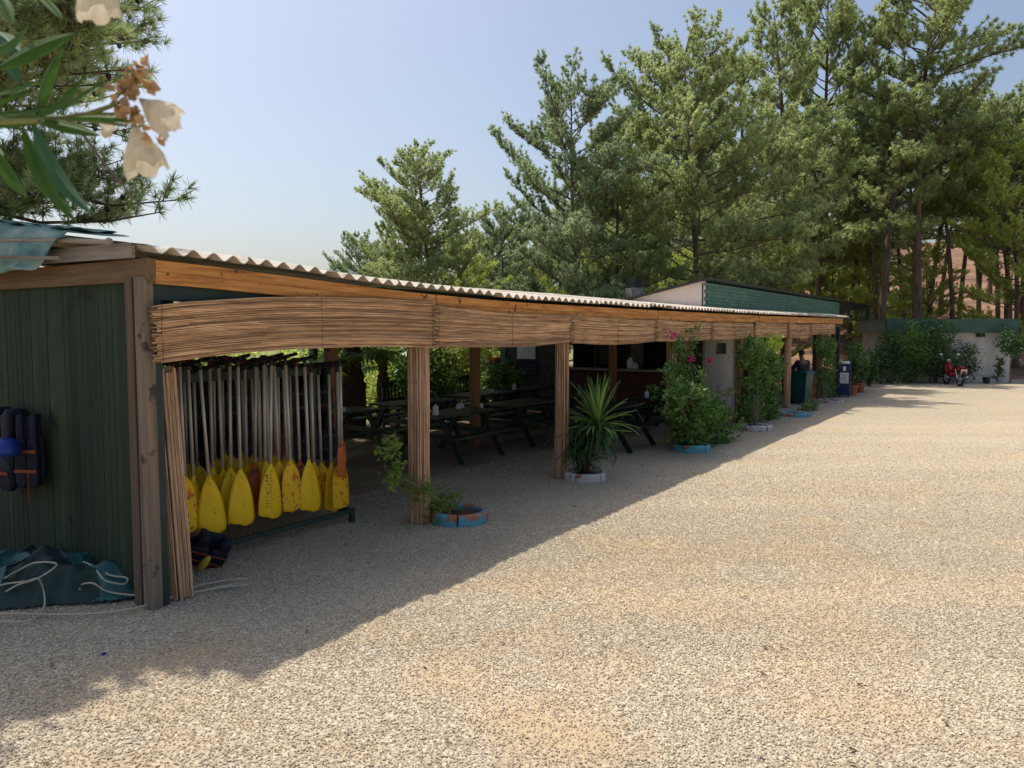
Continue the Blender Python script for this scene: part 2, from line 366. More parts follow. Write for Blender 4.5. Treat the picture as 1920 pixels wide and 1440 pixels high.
def gravel_mat(name, pebble=False):
    m = bpy.data.materials.new(name); m.use_nodes = True
    nt = m.node_tree; nt.nodes.clear(); ln = nt.links.new
    out = nt.nodes.new('ShaderNodeOutputMaterial'); b = nt.nodes.new('ShaderNodeBsdfPrincipled')
    b.inputs['Roughness'].default_value = 0.85; b.inputs['Specular IOR Level'].default_value = 0.25
    stones = [(0.33,0.265,0.19),(0.56,0.48,0.35),(0.67,0.59,0.45),(0.47,0.385,0.27),(0.77,0.71,0.58)]
    if pebble:
        oi = nt.nodes.new('ShaderNodeObjectInfo')
        stones = [tuple(min(0.85, q * 1.08) for q in c) for c in stones]
        rp = ramp(nt, stones, [0.0,0.3,0.55,0.75,1.0]); ln(oi.outputs['Random'], rp.inputs[0])
        tc = nt.nodes.new('ShaderNodeTexCoord')
        ge = nt.nodes.new('ShaderNodeNewGeometry')
        pv = patch_value(nt, ge.outputs['Position'])
        mr = nt.nodes.new('ShaderNodeMapRange'); mr.inputs[1].default_value = 0.50; mr.inputs[2].default_value = 0.68; mr.inputs[4].default_value = 0.50
        ln(pv, mr.inputs[0])
        mx = nt.nodes.new('ShaderNodeMixRGB'); mx.inputs[2].default_value = (0.56,0.43,0.275,1)
        ln(mr.outputs[0], mx.inputs[0]); ln(rp.outputs[0], mx.inputs[1]); hs = nt.nodes.new('ShaderNodeHueSaturation'); ln(band_value(nt, ge.outputs['Position']), hs.inputs['Value']); ln(mx.outputs[0], hs.inputs['Color']); ln(hs.outputs[0], b.inputs['Base Color'])
        ln(b.outputs[0], out.inputs[0]); return m
    tc = nt.nodes.new('ShaderNodeTexCoord')
    vo = nt.nodes.new('ShaderNodeTexVoronoi'); vo.inputs['Scale'].default_value = 58.0
    ln(tc.outputs['Object'], vo.inputs['Vector'])
    bands = band_value(nt, tc.outputs['Object'])
    sx = nt.nodes.new('ShaderNodeSeparateColor'); ln(vo.outputs['Color'], sx.inputs[0])
    rp = ramp(nt, stones, [0.0,0.3,0.55,0.75,1.0]); ln(sx.outputs[0], rp.inputs[0])
    # crevices between stones are dust
    ed = nt.nodes.new('ShaderNodeMapRange'); ed.inputs[1].default_value = 0.45; ed.inputs[2].default_value = 0.75; ed.inputs[4].default_value = 0.6
    ln(vo.outputs['Distance'], ed.inputs[0])
    mxe = nt.nodes.new('ShaderNodeMixRGB'); mxe.inputs[2].default_value = (0.29,0.22,0.14,1)
    ln(ed.outputs[0], mxe.inputs[0]); ln(rp.outputs[0], mxe.inputs[1])
    d = nt.nodes.new('ShaderNodeTexNoise'); d.inputs['Scale'].default_value = 0.55; d.inputs['Detail'].default_value = 5
    ln(tc.outputs['Object'], d.inputs[0])
    mr = nt.nodes.new('ShaderNodeMapRange'); mr.inputs[1].default_value = 0.50; mr.inputs[2].default_value = 0.70; mr.inputs[4].default_value = 0.75
    ln(patch_value(nt, tc.outputs['Object']), mr.inputs[0])
    d2 = nt.nodes.new('ShaderNodeTexNoise'); d2.inputs['Scale'].default_value = 14; d2.inputs['Detail'].default_value = 6
    ln(tc.outputs['Object'], d2.inputs[0])
    dr = ramp(nt, [(0.47,0.34,0.19),(0.62,0.475,0.285)]); ln(d2.outputs[0], dr.inputs[0])
    mx = nt.nodes.new('ShaderNodeMixRGB')
    ln(mr.outputs[0], mx.inputs[0]); ln(mxe.outputs[0], mx.inputs[1]); ln(dr.outputs[0], mx.inputs[2])
    # earth floor darkening inwards, the shelter's dim shade put into its colour
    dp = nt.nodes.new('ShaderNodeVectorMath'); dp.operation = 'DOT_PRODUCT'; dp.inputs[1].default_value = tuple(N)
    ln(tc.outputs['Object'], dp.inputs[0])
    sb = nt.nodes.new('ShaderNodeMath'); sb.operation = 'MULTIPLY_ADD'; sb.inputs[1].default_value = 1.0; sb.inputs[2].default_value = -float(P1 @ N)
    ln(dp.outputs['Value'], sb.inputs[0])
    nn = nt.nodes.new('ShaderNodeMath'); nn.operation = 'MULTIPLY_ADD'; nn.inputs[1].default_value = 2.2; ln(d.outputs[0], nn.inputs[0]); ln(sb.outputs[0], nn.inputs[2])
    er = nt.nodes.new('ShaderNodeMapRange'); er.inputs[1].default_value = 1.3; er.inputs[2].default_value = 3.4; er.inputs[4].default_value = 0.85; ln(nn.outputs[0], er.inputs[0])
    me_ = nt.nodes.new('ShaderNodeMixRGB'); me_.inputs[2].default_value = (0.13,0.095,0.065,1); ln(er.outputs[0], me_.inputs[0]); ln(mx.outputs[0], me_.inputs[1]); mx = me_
    hs = nt.nodes.new('ShaderNodeHueSaturation'); ln(bands, hs.inputs['Value']); ln(mx.outputs[0], hs.inputs['Color']); ln(hs.outputs[0], b.inputs['Base Color'])
    vo2 = nt.nodes.new('ShaderNodeTexVoronoi'); vo2.inputs['Scale'].default_value = 31.0; ln(tc.outputs['Object'], vo2.inputs['Vector'])
    ad = nt.nodes.new('ShaderNodeMath'); ad.operation = 'ADD'; ln(vo.outputs['Distance'], ad.inputs[0]); ln(vo2.outputs['Distance'], ad.inputs[1])
    bp = nt.nodes.new('ShaderNodeBump'); bp.invert = True; bp.inputs['Strength'].default_value = 0.6; bp.inputs['Distance'].default_value = 0.012
    ln(ad.outputs[0], bp.inputs['Height']); ln(bp.outputs[0], b.inputs['Normal'])
    ln(b.outputs[0], out.inputs[0])
    return m
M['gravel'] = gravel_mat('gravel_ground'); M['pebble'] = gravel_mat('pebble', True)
M['hill'] = mk('pine_litter_slope', [(0.10,0.05,0.026),(0.24,0.13,0.075),(0.38,0.235,0.15)], (0.5,0.5,0.5), 0.95, 0.8, (5,5,5), detail=9)
M['scrub'] = mk('dry_grass_ground', [(0.10,0.10,0.035),(0.20,0.19,0.08),(0.30,0.26,0.13)], (0.6,0.6,0.6), 0.95, 0.8, (5,5,5), detail=9)
M['farhill'] = mk('hazy_forest', [(0.10,0.15,0.13),(0.16,0.22,0.19)], (0.02,0.02,0.02), 0.95)  # muted blue-green, the haze of distance put into the colour
#SPLIT#
# ------------------------------------------------------------------ the setting: ground, slope, far hill
def smooth(a, b, x):
    t = np.clip((x - a) / (b - a), 0, 1); return t * t * (3 - 2 * t)
def terrain(x, y):
    x = np.asarray(x, float); y = np.asarray(y, float)
    rise = 0.20 * np.clip(y - 35.5, 0, 60) * smooth(2, 20, x - 0.12 * (y - 36))
    rise = rise + 0.03 * np.clip(y - 60, 0, 200) * smooth(-10, 60, x)
    bump = 0.35 * np.sin(x * 0.7 + y * 0.31) * np.cos(y * 0.53 - x * 0.2) + 0.15 * np.sin(x * 1.9) * np.sin(y * 2.3)
    return -0.03 + rise + bump * smooth(1.0, 6.0, rise)
def grid(xs, ys, fn):
    X, Y = np.meshgrid(xs, ys); Z = fn(X, Y)
    v = np.stack([X, Y, Z], -1).reshape(-1, 3); nx = len(xs)
    i = np.arange((len(ys) - 1) * (nx - 1)); r = i // (nx - 1); c = i % (nx - 1); a = r * nx + c
    return v, np.stack([a, a + 1, a + nx + 1, a + nx], 1)
xs = np.concatenate([[-3000, -900, -300, -120], np.linspace(-70, 90, 110), [150, 400, 1200, 3000]])
ys = np.concatenate([[-600, -100, -30], np.linspace(-10, 110, 90), [160, 300, 800, 1600, 3500]])
v, f = grid(xs, ys, terrain)
# litter slope (right) and scrub (left) are two pieces of one terrain, joined edge to edge
cx = v[f].mean(1)
is_hill = (cx[:, 0] > 4 + 0.12 * (cx[:, 1] - 36)) & (cx[:, 1] > 30)
mb = MB().addnp(v, f[~is_hill], 0.5); tag(obj('ground', mb, M['scrub'], smooth=True), kind='structure')
mb = MB().addnp(v, f[is_hill], 0.5); tag(obj('hillside', mb, M['hill'], smooth=True), kind='structure')
A_, B_ = L(-16, 7.2), L(13, 7.2)
gp = [(-70, -30), (70, -30), (70, 34), (24, 34.2), (20, 33.6), (15, 33.2), (B_[0], B_[1]), (A_[0], A_[1]), (-70, A_[1] - 12)]
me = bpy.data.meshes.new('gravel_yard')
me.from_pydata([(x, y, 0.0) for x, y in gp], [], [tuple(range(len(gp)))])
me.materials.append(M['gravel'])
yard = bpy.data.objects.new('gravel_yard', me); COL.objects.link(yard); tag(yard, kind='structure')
mb = MB()
hx = np.linspace(-520, 250, 60)
ridge = 60 + 66 * np.exp(-((hx + 330) / 130) ** 2) + 70 * np.exp(-((hx - 60) / 200) ** 2) + 4 * np.sin(hx * 0.09) + 2.5 * np.sin(hx * 0.31 + 1)
v = np.concatenate([np.stack([hx, 1500 + 0 * hx, ridge], 1), np.stack([hx, 1250 + 0 * hx, -5 + 0 * hx], 1), np.stack([hx, 1800 + 0 * hx, -5 + 0 * hx], 1)])
k = np.arange(59)
mb.addnp(v, np.concatenate([np.stack([60 + k, 61 + k, k + 1, k], 1), np.stack([k, k + 1, 121 + k, 120 + k], 1)]), 0.5)
tag(obj('distant_hill', mb, M['farhill'], smooth=True), kind='structure')

# loose pebbles over the near gravel (uncountable): instanced stones
n = 800000
d = 2.6 * (17.0 / 2.6) ** RNG.random(n)
px_ = (RNG.random(n) - 0.5) * 2.2 * d
keep = (RNG.random(n) < np.clip(d * d / 60, 0.25, 1.0) * np.clip((17 - d) / 9, 0, 1) * np.clip((1.1 - np.abs(px_ / d)) / 0.3, 0, 1))
pts = np.stack([px_[keep], d[keep], RNG.random(keep.sum()) * 0.006 + 0.001], 1)
r_ = pts - np.array([P1[0], P1[1], 0]); tt = r_ @ N
pts = pts[tt < 1.6]
me = bpy.data.meshes.new('loose_gravel'); me.vertices.add(len(pts)); me.vertices.foreach_set('co', pts.astype(np.float32).ravel())
lg = bpy.data.objects.new('loose_gravel', me); COL.objects.link(lg)
tag(lg, 'pale angular gravel stones lying loose over the yard', 'gravel', kind='stuff')
gn = bpy.data.node_groups.new('pebbles', 'GeometryNodeTree')
gn.interface.new_socket('Geometry', in_out='INPUT', socket_type='NodeSocketGeometry')
gn.interface.new_socket('Geometry', in_out='OUTPUT', socket_type='NodeSocketGeometry')
gi = gn.nodes.new('NodeGroupInput'); go = gn.nodes.new('NodeGroupOutput')
ico = gn.nodes.new('GeometryNodeMeshIcoSphere'); ico.inputs['Subdivisions'].default_value = 1; ico.inputs['Radius'].default_value = 1.0
smt = gn.nodes.new('GeometryNodeSetMaterial'); smt.inputs['Material'].default_value = M['pebble']
iop = gn.nodes.new('GeometryNodeInstanceOnPoints')
rv = gn.nodes.new('FunctionNodeRandomValue'); rv.data_type = 'FLOAT_VECTOR'
rv.inputs[0].default_value = (0.0030, 0.0026, 0.0020); rv.inputs[1].default_value = (0.0098, 0.0080, 0.0054)
rr = gn.nodes.new('FunctionNodeRandomValue'); rr.data_type = 'FLOAT_VECTOR'
rr.inputs[0].default_value = (-0.5, -0.5, 0); rr.inputs[1].default_value = (0.5, 0.5, 6.28); rr.inputs['Seed'].default_value = 5
gl = gn.links.new
gl(ico.outputs['Mesh'], smt.inputs['Geometry']); gl(gi.outputs[0], iop.inputs['Points']); gl(smt.outputs[0], iop.inputs['Instance'])
ps = gn.nodes.new('GeometryNodeInputPosition'); nzv = patch_value(gn, ps.outputs[0])
rf = gn.nodes.new('FunctionNodeRandomValue'); rf.data_type = 'FLOAT'; rf.inputs[2].default_value = 0.54; rf.inputs[3].default_value = 1.0; rf.inputs['Seed'].default_value = 9
cm = gn.nodes.new('FunctionNodeCompare'); cm.data_type = 'FLOAT'; cm.operation = 'LESS_THAN'; gl(nzv, cm.inputs[0]); gl(rf.outputs[1], cm.inputs[1]); gl(cm.outputs[0], iop.inputs['Selection'])
gl(rv.outputs[0], iop.inputs['Scale']); gl(rr.outputs[0], iop.inputs['Rotation']); gl(iop.outputs[0], go.inputs[0])
lg.modifiers.new('pebbles', 'NODES').node_group = gn

rl = np.random.default_rng(303); cl_ = []
while len(cl_) < 420:
    dd = 3.0 * 8 ** rl.random(); x_ = (rl.random() - 0.5) * 1.4 * dd
    if rl.random() < 0.45: q = L(rl.uniform(-3, 22), rl.normal(0.0, 0.5)); x_, dd = q[0], q[1]
    cl_.append((x_, dd, 0.014))
mb = MB(); rg_ = np.random.default_rng(5); c_ = np.array(cl_); a_ = rg_.uniform(0, 6.28, len(c_)); l_ = rg_.uniform(0.012, 0.035, len(c_)); w_ = l_ * rg_.uniform(0.12, 0.45, len(c_))
dx = np.stack([np.cos(a_), np.sin(a_), rg_.normal(0, .25, len(c_))], 1) * l_[:, None]; sx_ = np.stack([-np.sin(a_), np.cos(a_), rg_.normal(0, .3, len(c_))], 1) * w_[:, None]
v = np.stack([c_ - dx, c_ + sx_, c_ + dx, c_ - sx_ + [0, 0, .004]], 1).reshape(-1, 3); mb.addnp(v, np.arange(len(c_))[:, None] * 4 + np.array([[0, 1, 2, 3]]), rg_.random(len(c_)))
tag(obj('dry_leaf_litter', mb, mk('dry_leaves', [(0.09,0.05,0.025),(0.26,0.16,0.08)], (30,30,30), 0.8, tint=0.4)), 'scattered dry brown leaf bits lying on the gravel', 'leaf litter', kind='stuff')

# ------------------------------------------------------------------ the long timber shelter
OR = (P1[0], P1[1], 0.0)
shelter = thing('timber_shelter', OR, TH, 'long open timber shelter with a wavy corrugated roof beside the gravel yard', 'shelter')
S0, S_END = -3.12, 22.4
kx = [-3.25, -2.7, -1.56, -0.5, 0.87, 2.03, 5.3, 8.6, 13.3, 22.9]
kz = [2.735, 2.72, 2.67, 2.62, 2.585, 2.57, 2.57, 2.575, 2.59, 2.66]
def zr(s): return np.interp(s, kx, kz)                   # crest height at the front eave
def corr(s): return 0.0255 * np.cos(2 * math.pi * s / 0.177)
ss = np.arange(-3.2, S_END + 0.5, 0.177 / 8)
tts = np.array([-0.22, 0.8, 2.4, 4.4, 6.6])
zc = zr(ss) - 0.027
sl = (zc - H_CAM) / 5.35 + 0.013
top = []
jit = np.repeat(RNG.normal(0, 0.006, len(ss) // 40 + 2), 40)[:len(ss)]     # each sheet sits a little differently
for tq in tts:
    top.append(np.stack([ss, np.full_like(ss, tq) + (jit * 3 if tq < 0 else 0), zc + sl * (tq + 0.2) + corr(ss) + jit], 1))
top = np.array(top)
mb = MB(); nS = len(ss)
bot = top.copy(); bot[:, :, 2] -= 0.008
v = np.concatenate([top.reshape(-1, 3), bot.reshape(-1, 3)]); off = top.shape[0] * nS
F = []
for r in range(len(tts) - 1):
    a = r * nS + np.arange(nS - 1)
    F.append(np.stack([a, a + 1, a + 1 + nS, a + nS], 1)); F.append(np.stack([a + off, a + nS + off, a + 1 + nS + off, a + 1 + off], 1))
a = np.arange(nS - 1); F.append(np.stack([a, a + off, a + 1 + off, a + 1], 1))
mb.addnp(v, np.concatenate(F), 0.5)
roof = obj('corrugated_roof', mb, M['roof'], shelter, smooth=True)
m = roof.modifiers.new('es', 'EDGE_SPLIT'); m.split_angle = R(50)
# fascia boards in lengths, two boards high
cuts = [-3.09, 0.16, 3.2, 6.25, 9.1, 12.3, 16.0, 19.4, 22.3]
for i in range(8):
    mb = MB(); a, b = cuts[i], cuts[i + 1]
    nseg = 8
    for row, (o1, o2) in enumerate(((0.100, 0.185), (0.187, 0.275))):
        q = np.linspace(a + 0.004, b - 0.004, nseg)
        tj = -0.125 - 0.012 * (i % 2) - (0.004 if row else 0)
        vv = []
        for s_ in q:
            z0 = zr(s_) - o1; z1 = zr(s_) - o2
            vv += [(s_, tj, z1), (s_, tj, z0), (s_, tj + 0.035, z0), (s_, tj + 0.035, z1)]
        ff = []
        for k in range(nseg - 1):
            for c in range(4):
                c2 = (c + 1) % 4
                ff.append((k*4+c, k*4+c2, k*4+4+c2, k*4+4+c))
        ff += [(3, 2, 1, 0), tuple((nseg-1)*4 + c for c in range(4))]
        mb.add(vv, ff, 0.3 + 0.4 * random.random() + 0.15 * row)
    obj('fascia_board', mb, M['fascia'], shelter, bevel=0.004)
# dark green beam behind the fascia and back beams, rafters and purlins
mb = MB(); q = np.linspace(-3.05, 22.2, 30)
for a, b in zip(q[:-1], q[1:]): mb.beam((a, -0.04, zr(a) - 0.315), (b, -0.04, zr(b) - 0.315), 0.05, 0.15, 0.5)
obj('front_beam', mb, M['darkgreen'], shelter)
for tq in (2.9, 6.35):
    mb = MB()
    for a, b in zip(q[:-1], q[1:]):
        za = zr(a) - 0.2 + ((zr(a) - 2.127) / 5.35 + 0.013) * tq; zb = zr(b) - 0.2 + ((zr(b) - 2.127) / 5.35 + 0.013) * tq
        mb.beam((a, tq, za), (b, tq, zb), 0.06, 0.16, 0.4)
    obj('beam', mb, M['darkgreen'], shelter)
for s_ in (-3.0, -1.5, 0.05, 1.6, 3.15, 5.2, 7.2, 9.2, 11.2, 13.4, 15.5, 17.5, 19.5, 21.9):
    z0 = zr(s_) - 0.155; k = (zr(s_) - 2.127) / 5.35 + 0.013
    mb = MB(); mb.beam((s_, -0.09, z0), (s_, 6.5, z0 + k * 6.5), 0.05, 0.12, 0.3)
    obj('rafter', mb, M['darkgreen'], shelter)
# front posts: timber core wrapped in upright reeds
def reed_post(s_, t_, z1, r, n, lean=(0, 0), core='greywood_v', squash=1.0):
    mb = MB(); mb.beam((s_, t_, 0), (s_ + lean[0], t_ + lean[1], z1), r * 1.25, r * 1.25)
    p = obj('post', mb, M[core], shelter)
    w = MB()
    for i in range(n):
        a = 2 * math.pi * i / n + random.uniform(-0.08, 0.08)
        rad = r * random.uniform(0.92, 1.08); q = []
        zb = random.uniform(0, 0.03); zt = z1 - random.uniform(0, 0.05)
        ph = random.uniform(0, 6)
        for h in np.linspace(0, 1, 6):
            wob = 0.004 * math.sin(ph + h * 7)
            z = zb + (zt - zb) * h
            q.append((s_ + lean[0] * z / z1 + (rad + wob) * math.cos(a), t_ + lean[1] * z / z1 + (rad + wob) * squash * math.sin(a), z))
        w.tube(q, random.uniform(0.0065, 0.011), 5)
    for z in (0.35, 0.95, 1.55):
        w.tube([(s_ + lean[0]*z/z1 + (r + 0.013) * math.cos(t), t_ + lean[1]*z/z1 + (r + 0.013) * squash * math.sin(t), z) for t in np.linspace(0, 2 * math.pi, 14)], 0.002, 4, 0.0)
    obj('reed_wrap', w, M['reed_v'], p)
reed_post(-2.88, -0.02, 1.83, 0.085, 34, (-0.04, 0.10), squash=0.8)
reed_post(0.0, 0.0, 2.2, 0.105, 44)
for s_, r in ((3.12, 0.085), (7.19, 0.09), (11.22, 0.09), (15.53, 0.085), (19.53, 0.085)):
    reed_post(s_, 0.0, 2.2, r, 34)
mb = MB(); mb.beam((22.25, 0, 0), (22.25, 0, 2.4), 0.13, 0.13); obj('post', mb, M['darkgreen'], shelter)
# corner posts of the end wall
for (pxl, pxr, mat_, tq) in ((258, 278, 'greywood_v', 0), (279, 296, 'greywood_v', 0), ):
    pass
for s_, t_, w_, d_, mt in ((-3.15, 0.095, 0.05, 0.10, 'brownpost2'), (-3.14, -0.055, 0.09, 0.11, 'greywood_v'), (-3.055, -0.045, 0.07, 0.07, 'darkgreen')):
    mb = MB(); mb.box((s_, t_, 1.25), (w_, d_, 2.5)); obj('corner_post', mb, M[mt], shelter, bevel=0.004)
mb = MB(); mb.beam((-3.115, -0.13, 2.555), (-3.115, 5.6, 2.57), 0.07, 0.17, 0.4); obj('end_beam', mb, M['beam_n'], shelter, bevel=0.005)
mb = MB(); mb.beam((-3.19, -0.02, 2.695), (-3.19, 1.4, 2.72), 0.035, 0.11, 0.5); obj('edge_board', mb, M['greywood'], shelter, bevel=0.003)
mb = MB(); mb.box((-2.97, 0.02, 2.36), (0.2, 0.06, 0.12)); obj('bracket', mb, M['darkgreen'], shelter, bevel=0.004)
# inner row of brown posts with braces, and the back row
for s_ in (1.45, 4.95, 10.6):
    mb = MB(); mb.box((s_, 2.9, 1.35), (0.15, 0.15, 2.7)); p = obj('inner_post', mb, M['brownpost'], shelter, bevel=0.006)
    for sg in (-1, 1):
        mb = MB(); mb.beam((s_ + sg * 0.07, 2.9, 1.85), (s_ + sg * 0.62, 2.9, 2.5), 0.05, 0.08); obj('brace', mb, M['brownpost' if s_ > 6 else 'darkgreen'], shelter)
for s_ in (-3.0, 0.6, 4.2, 7.6, 10.9):
    mb = MB(); mb.box((s_, 6.35, 1.4), (0.12, 0.12, 2.8)); obj('back_post', mb, M['darkgreen'], shelter)
for a, b in ((-3.0, 0.6), (0.6, 4.2)):
    mb = MB(); m_ = (a + b) / 2
    mb.beam((a, 6.35, 1.25), (b, 6.35, 1.25), 0.06, 0.09); mb.beam((a, 6.35, 0.75), (b, 6.35, 0.75), 0.05, 0.08)
    obj('back_rail', mb, M['darkgreen'], shelter)
# end wall of green boards facing the yard's near end
mb = MB(); t_ = 0.17
while t_ < 5.8:
    w_ = 0.094
    mb.box((-3.095 + random.uniform(-0.002, 0.002), t_ + w_ / 2, 1.255), (0.02, w_ - 0.005, 2.50)); t_ += w_
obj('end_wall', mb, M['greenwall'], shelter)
mb = MB(); mb.box((-3.078, 3.0, 1.24), (0.008, 5.7, 2.44)); obj('wall_backing', mb, M['darkgreen'], shelter)

# ------------------------------------------------------------------ reed blinds hung along the front
blind_px = [([297, 350, 420, 490, 560, 630, 700, 760, 812], [573, 566, 562, 558, 557, 558, 560, 563, 567], [681, 673, 664, 658, 654, 651, 650, 651, 652]),
            ([820, 880, 940, 1000, 1040, 1069], [574, 581, 587, 590, 591, 591], [651, 651, 651, 650, 645, 642]),
            ([1074, 1110, 1150, 1190, 1228], [591, 595, 598, 600, 601], [643, 645, 646, 644, 640]),
            ([1232, 1260, 1290, 1333], [600, 602, 604, 605], [640, 641, 640, 637]),
            ([1337, 1360, 1385, 1413], [604, 605, 606, 607], [637, 636, 635, 632]),
            ([1417, 1440, 1460, 1476], [604, 606, 607, 608], [631, 632, 632, 632]),
            ([1480, 1495, 1507, 1519], [606, 609, 609, 608], [633, 634, 632, 629]),
            ([1521, 1535, 1550, 1566], [607, 608, 608, 608], [628, 627, 626, 626])]
blab = ['widest woven reed blind, sagging at its left end above the rack of paddles', 'second reed blind from the left, between the reed wrapped post and the yucca post',
        'third reed blind from the left, above the tall yucca', 'fourth reed blind from the left, with pink flowers at its near end', 'fifth reed blind from the left, above the leafy post',
        'sixth reed blind from the left, above the lime green leaves', 'seventh reed blind, second from the far end of the shelter', 'last reed blind at the far end of the shelter']
for bi, (bx, bt, bb) in enumerate(blind_px):
    T_ = -0.175 - 0.012 * (bi % 2)
    sA = []; zT = []; zB = []
    for x, y1, y2 in zip(bx, bt, bb):
        s_, z_ = V(x, y1, T_); sA.append(s_); zT.append(z_); zB.append(V(x, y2, T_)[1])
    a, b = sA[0], sA[-1]
    nn = 60 if bi < 2 else 42
    mb = MB(); npt = 16 if bi < 3 else 9
    for layer in (0, 1):
        for i in range(nn):
            fr = (i + 0.5 * layer + random.uniform(-0.25, 0.25)) / nn
            st_ = a + random.uniform(-0.03, 0.05); en = b - random.uniform(-0.03, 0.05)
            nsp = random.choice((1, 2, 2, 3)); brk = np.sort(RNG.uniform(st_, en, nsp - 1)); st_ -= (random.random() < .15) * random.uniform(0, .05); en += (random.random() < .15) * random.uniform(0, .05) if bi < 7 else 0; edges = np.concatenate([[st_], brk, [en]])
            for k in range(nsp):
                qs = np.linspace(edges[k] - 0.03, edges[k + 1] + 0.03, max(4, npt // nsp + 1))
                zt = np.interp(qs, sA, zT); zb = np.interp(qs, sA, zB)
                w1 = random.uniform(-0.5, 0.5) / nn; w2 = random.uniform(-0.5, 0.5) / nn
                f_ = np.clip(fr + np.linspace(w1, w2, len(qs)), 0, 1)
                zz = zt + (zb - zt) * f_
                rad = (0.0048 if layer == 0 else 0.0055) * random.uniform(0.75, 1.3)
                mb.tube(np.stack([qs, np.full_like(qs, T_ + 0.012 * layer + random.uniform(-0.005, 0.005)), zz], 1), rad, 5, random.random() if layer == 0 else random.random() * 0.35)
    root = thing('reed_blind', OR, TH, blab[bi], 'reed blind', 'reed blinds hung along the front of the shelter')
    obj('reeds', mb, M['reed'], root, smooth=True)
    bk = MB(); qs = np.linspace(a, b, 14); zt = np.interp(qs, sA, zT) - 0.01; zb = np.interp(qs, sA, zB) + 0.008
    v = np.concatenate([np.stack([qs, 0 * qs + T_ + 0.024, zt], 1), np.stack([qs, 0 * qs + T_ + 0.024, zb], 1), np.stack([qs, 0 * qs + T_ + 0.030, zt], 1), np.stack([qs, 0 * qs + T_ + 0.030, zb], 1)])
    k = np.arange(13); bk.addnp(v, np.concatenate([np.stack([k, k + 14, k + 15, k + 1], 1), np.stack([k + 28, k + 29, k + 43, k + 42], 1)]), 0.5)
    obj('gap_shade_sheet', bk, M['reedback'], root)  # plain dark sheet, shade of the reed gaps put into its colour
    for s_ in np.linspace(a + 0.02, b - 0.02, max(2, int((b - a) / 1.1) + 1)):
        z1 = float(np.interp(s_, sA, zT)); z2 = float(np.interp(s_, sA, zB))
        wr = MB(); wr.tube([(s_ + random.uniform(-0.006, 0.006), T_ - 0.007, z1 + (z2 - z1) * h) for h in np.linspace(0, 1, 10)], 0.0022, 4, 0.3)
        obj('binding_wire', wr, M['wire'], root)

# ------------------------------------------------------------------ tarpaulins and battens on the shed end of the roof
def cloth(fn, nu, nv, th=0.004, tint=0.5):
    mb = MB(); u = np.linspace(0, 1, nu); v = np.linspace(0, 1, nv)
    Up, Vp = np.meshgrid(u, v); P = fn(Up, Vp)
    i = np.arange((nv - 1) * (nu - 1)); a = (i // (nu - 1)) * nu + i % (nu - 1)
    mb.addnp(P.reshape(-1, 3), np.stack([a, a + 1, a + nu + 1, a + nu], 1), tint)
    return mb
def rz_(t): return 2.735 + 0.125 * (t + 0.2) + 0.035
def f1(u, v):        # u: from the right corner back along the wall, v: from the roof over the edge and down
    t = 0.78 + u * 4.6 - 0.06 * np.clip(v - 0.5, 0, 1)
    fall = np.clip((v - 0.45) / 0.55, 0, 1); k = smooth(0.0, 0.10, u)
    s = -2.75 - 0.51 * np.clip(v / 0.45, 0, 1) - 0.05 * fall - 0.02 * np.sin(t * 4.1 + v * 3) * fall
    zt = rz_(t) + 0.012 * np.sin(t * 9 + s * 7)
    zb = zt - 0.06 + (2.60 + 0.012 * np.sin(t * 5) - zt + 0.06) * k
    return np.stack([s - 0.015 * np.sin(9 * t + 14 * fall) * fall, t, zt + (zb - zt) * fall ** 0.8], -1)
o = obj('tarpaulin', cloth(f1, 90, 26), M['tarp_pale'], loc=OR, rotz=TH, smooth=True)
o.modifiers.new('th', 'SOLIDIFY').thickness = 0.004
tag(o, 'faded green tarpaulin draped over the roof edge above the green board wall', 'tarpaulin')
pk = W(113, 432, -3.1)
def f2(u, v):
    t = pk[0] + (u - 0.25) * 1.3; s = -3.22 + 0.42 * v
    z = rz_(t) + 0.02 + (pk[1] - rz_(pk[0])) * np.maximum(0, 1 - np.abs(t - pk[0]) / np.where(t > pk[0], 0.75, 0.26)) * (1 - 0.35 * v) * (1 - np.abs(s + 3.1) * 0.6) + 0.012 * np.sin(s * 23 + t * 19)
    return np.stack([s, t, z], -1)
o = obj('tarpaulin', cloth(f2, 40, 24), M['tarp_pale'], loc=OR, rotz=TH, smooth=False)
o.modifiers.new('th', 'SOLIDIFY').thickness = 0.004
tag(o, 'crumpled peaked fold of dark green tarpaulin standing up on the roof corner', 'tarpaulin')
w0 = W(203, 454, -3.27); w1 = W(0, 451, -3.27); w2 = (w1[0] * 2 - w0[0], w1[1] * 2 - w0[1])
mb = MB(); mb.tube([(-3.27, w0[0], w0[1]), (-3.27, (w0[0] + w1[0]) / 2, (w0[1] + w1[1]) / 2 + .01), (-3.27, *w1), (-3.27, *w2)], 0.02, 7); mb.sphere((-3.27, w0[0] - 0.01, w0[1] + 0.004), 0.03, 8)
tag(obj('batten', mb, M['greywood'], loc=OR, rotz=TH), 'round grey pole holding down the top of the tarpaulin on the roof', 'batten', 'battens on the tarpaulin')
mb = MB(); w0 = W(112, 484, -3.36); w1 = W(0, 482, -3.36); w2 = (w1[0] * 3 - w0[0] * 2, w1[1] * 3 - w0[1] * 2); mb.beam((-3.36, *w0), (-3.36, *w2), 0.028, 0.028)
tag(obj('batten', mb, M['greywood'], loc=OR, rotz=TH, bevel=0.003), 'thin square batten across the hanging face of the tarpaulin', 'batten', 'battens on the tarpaulin')

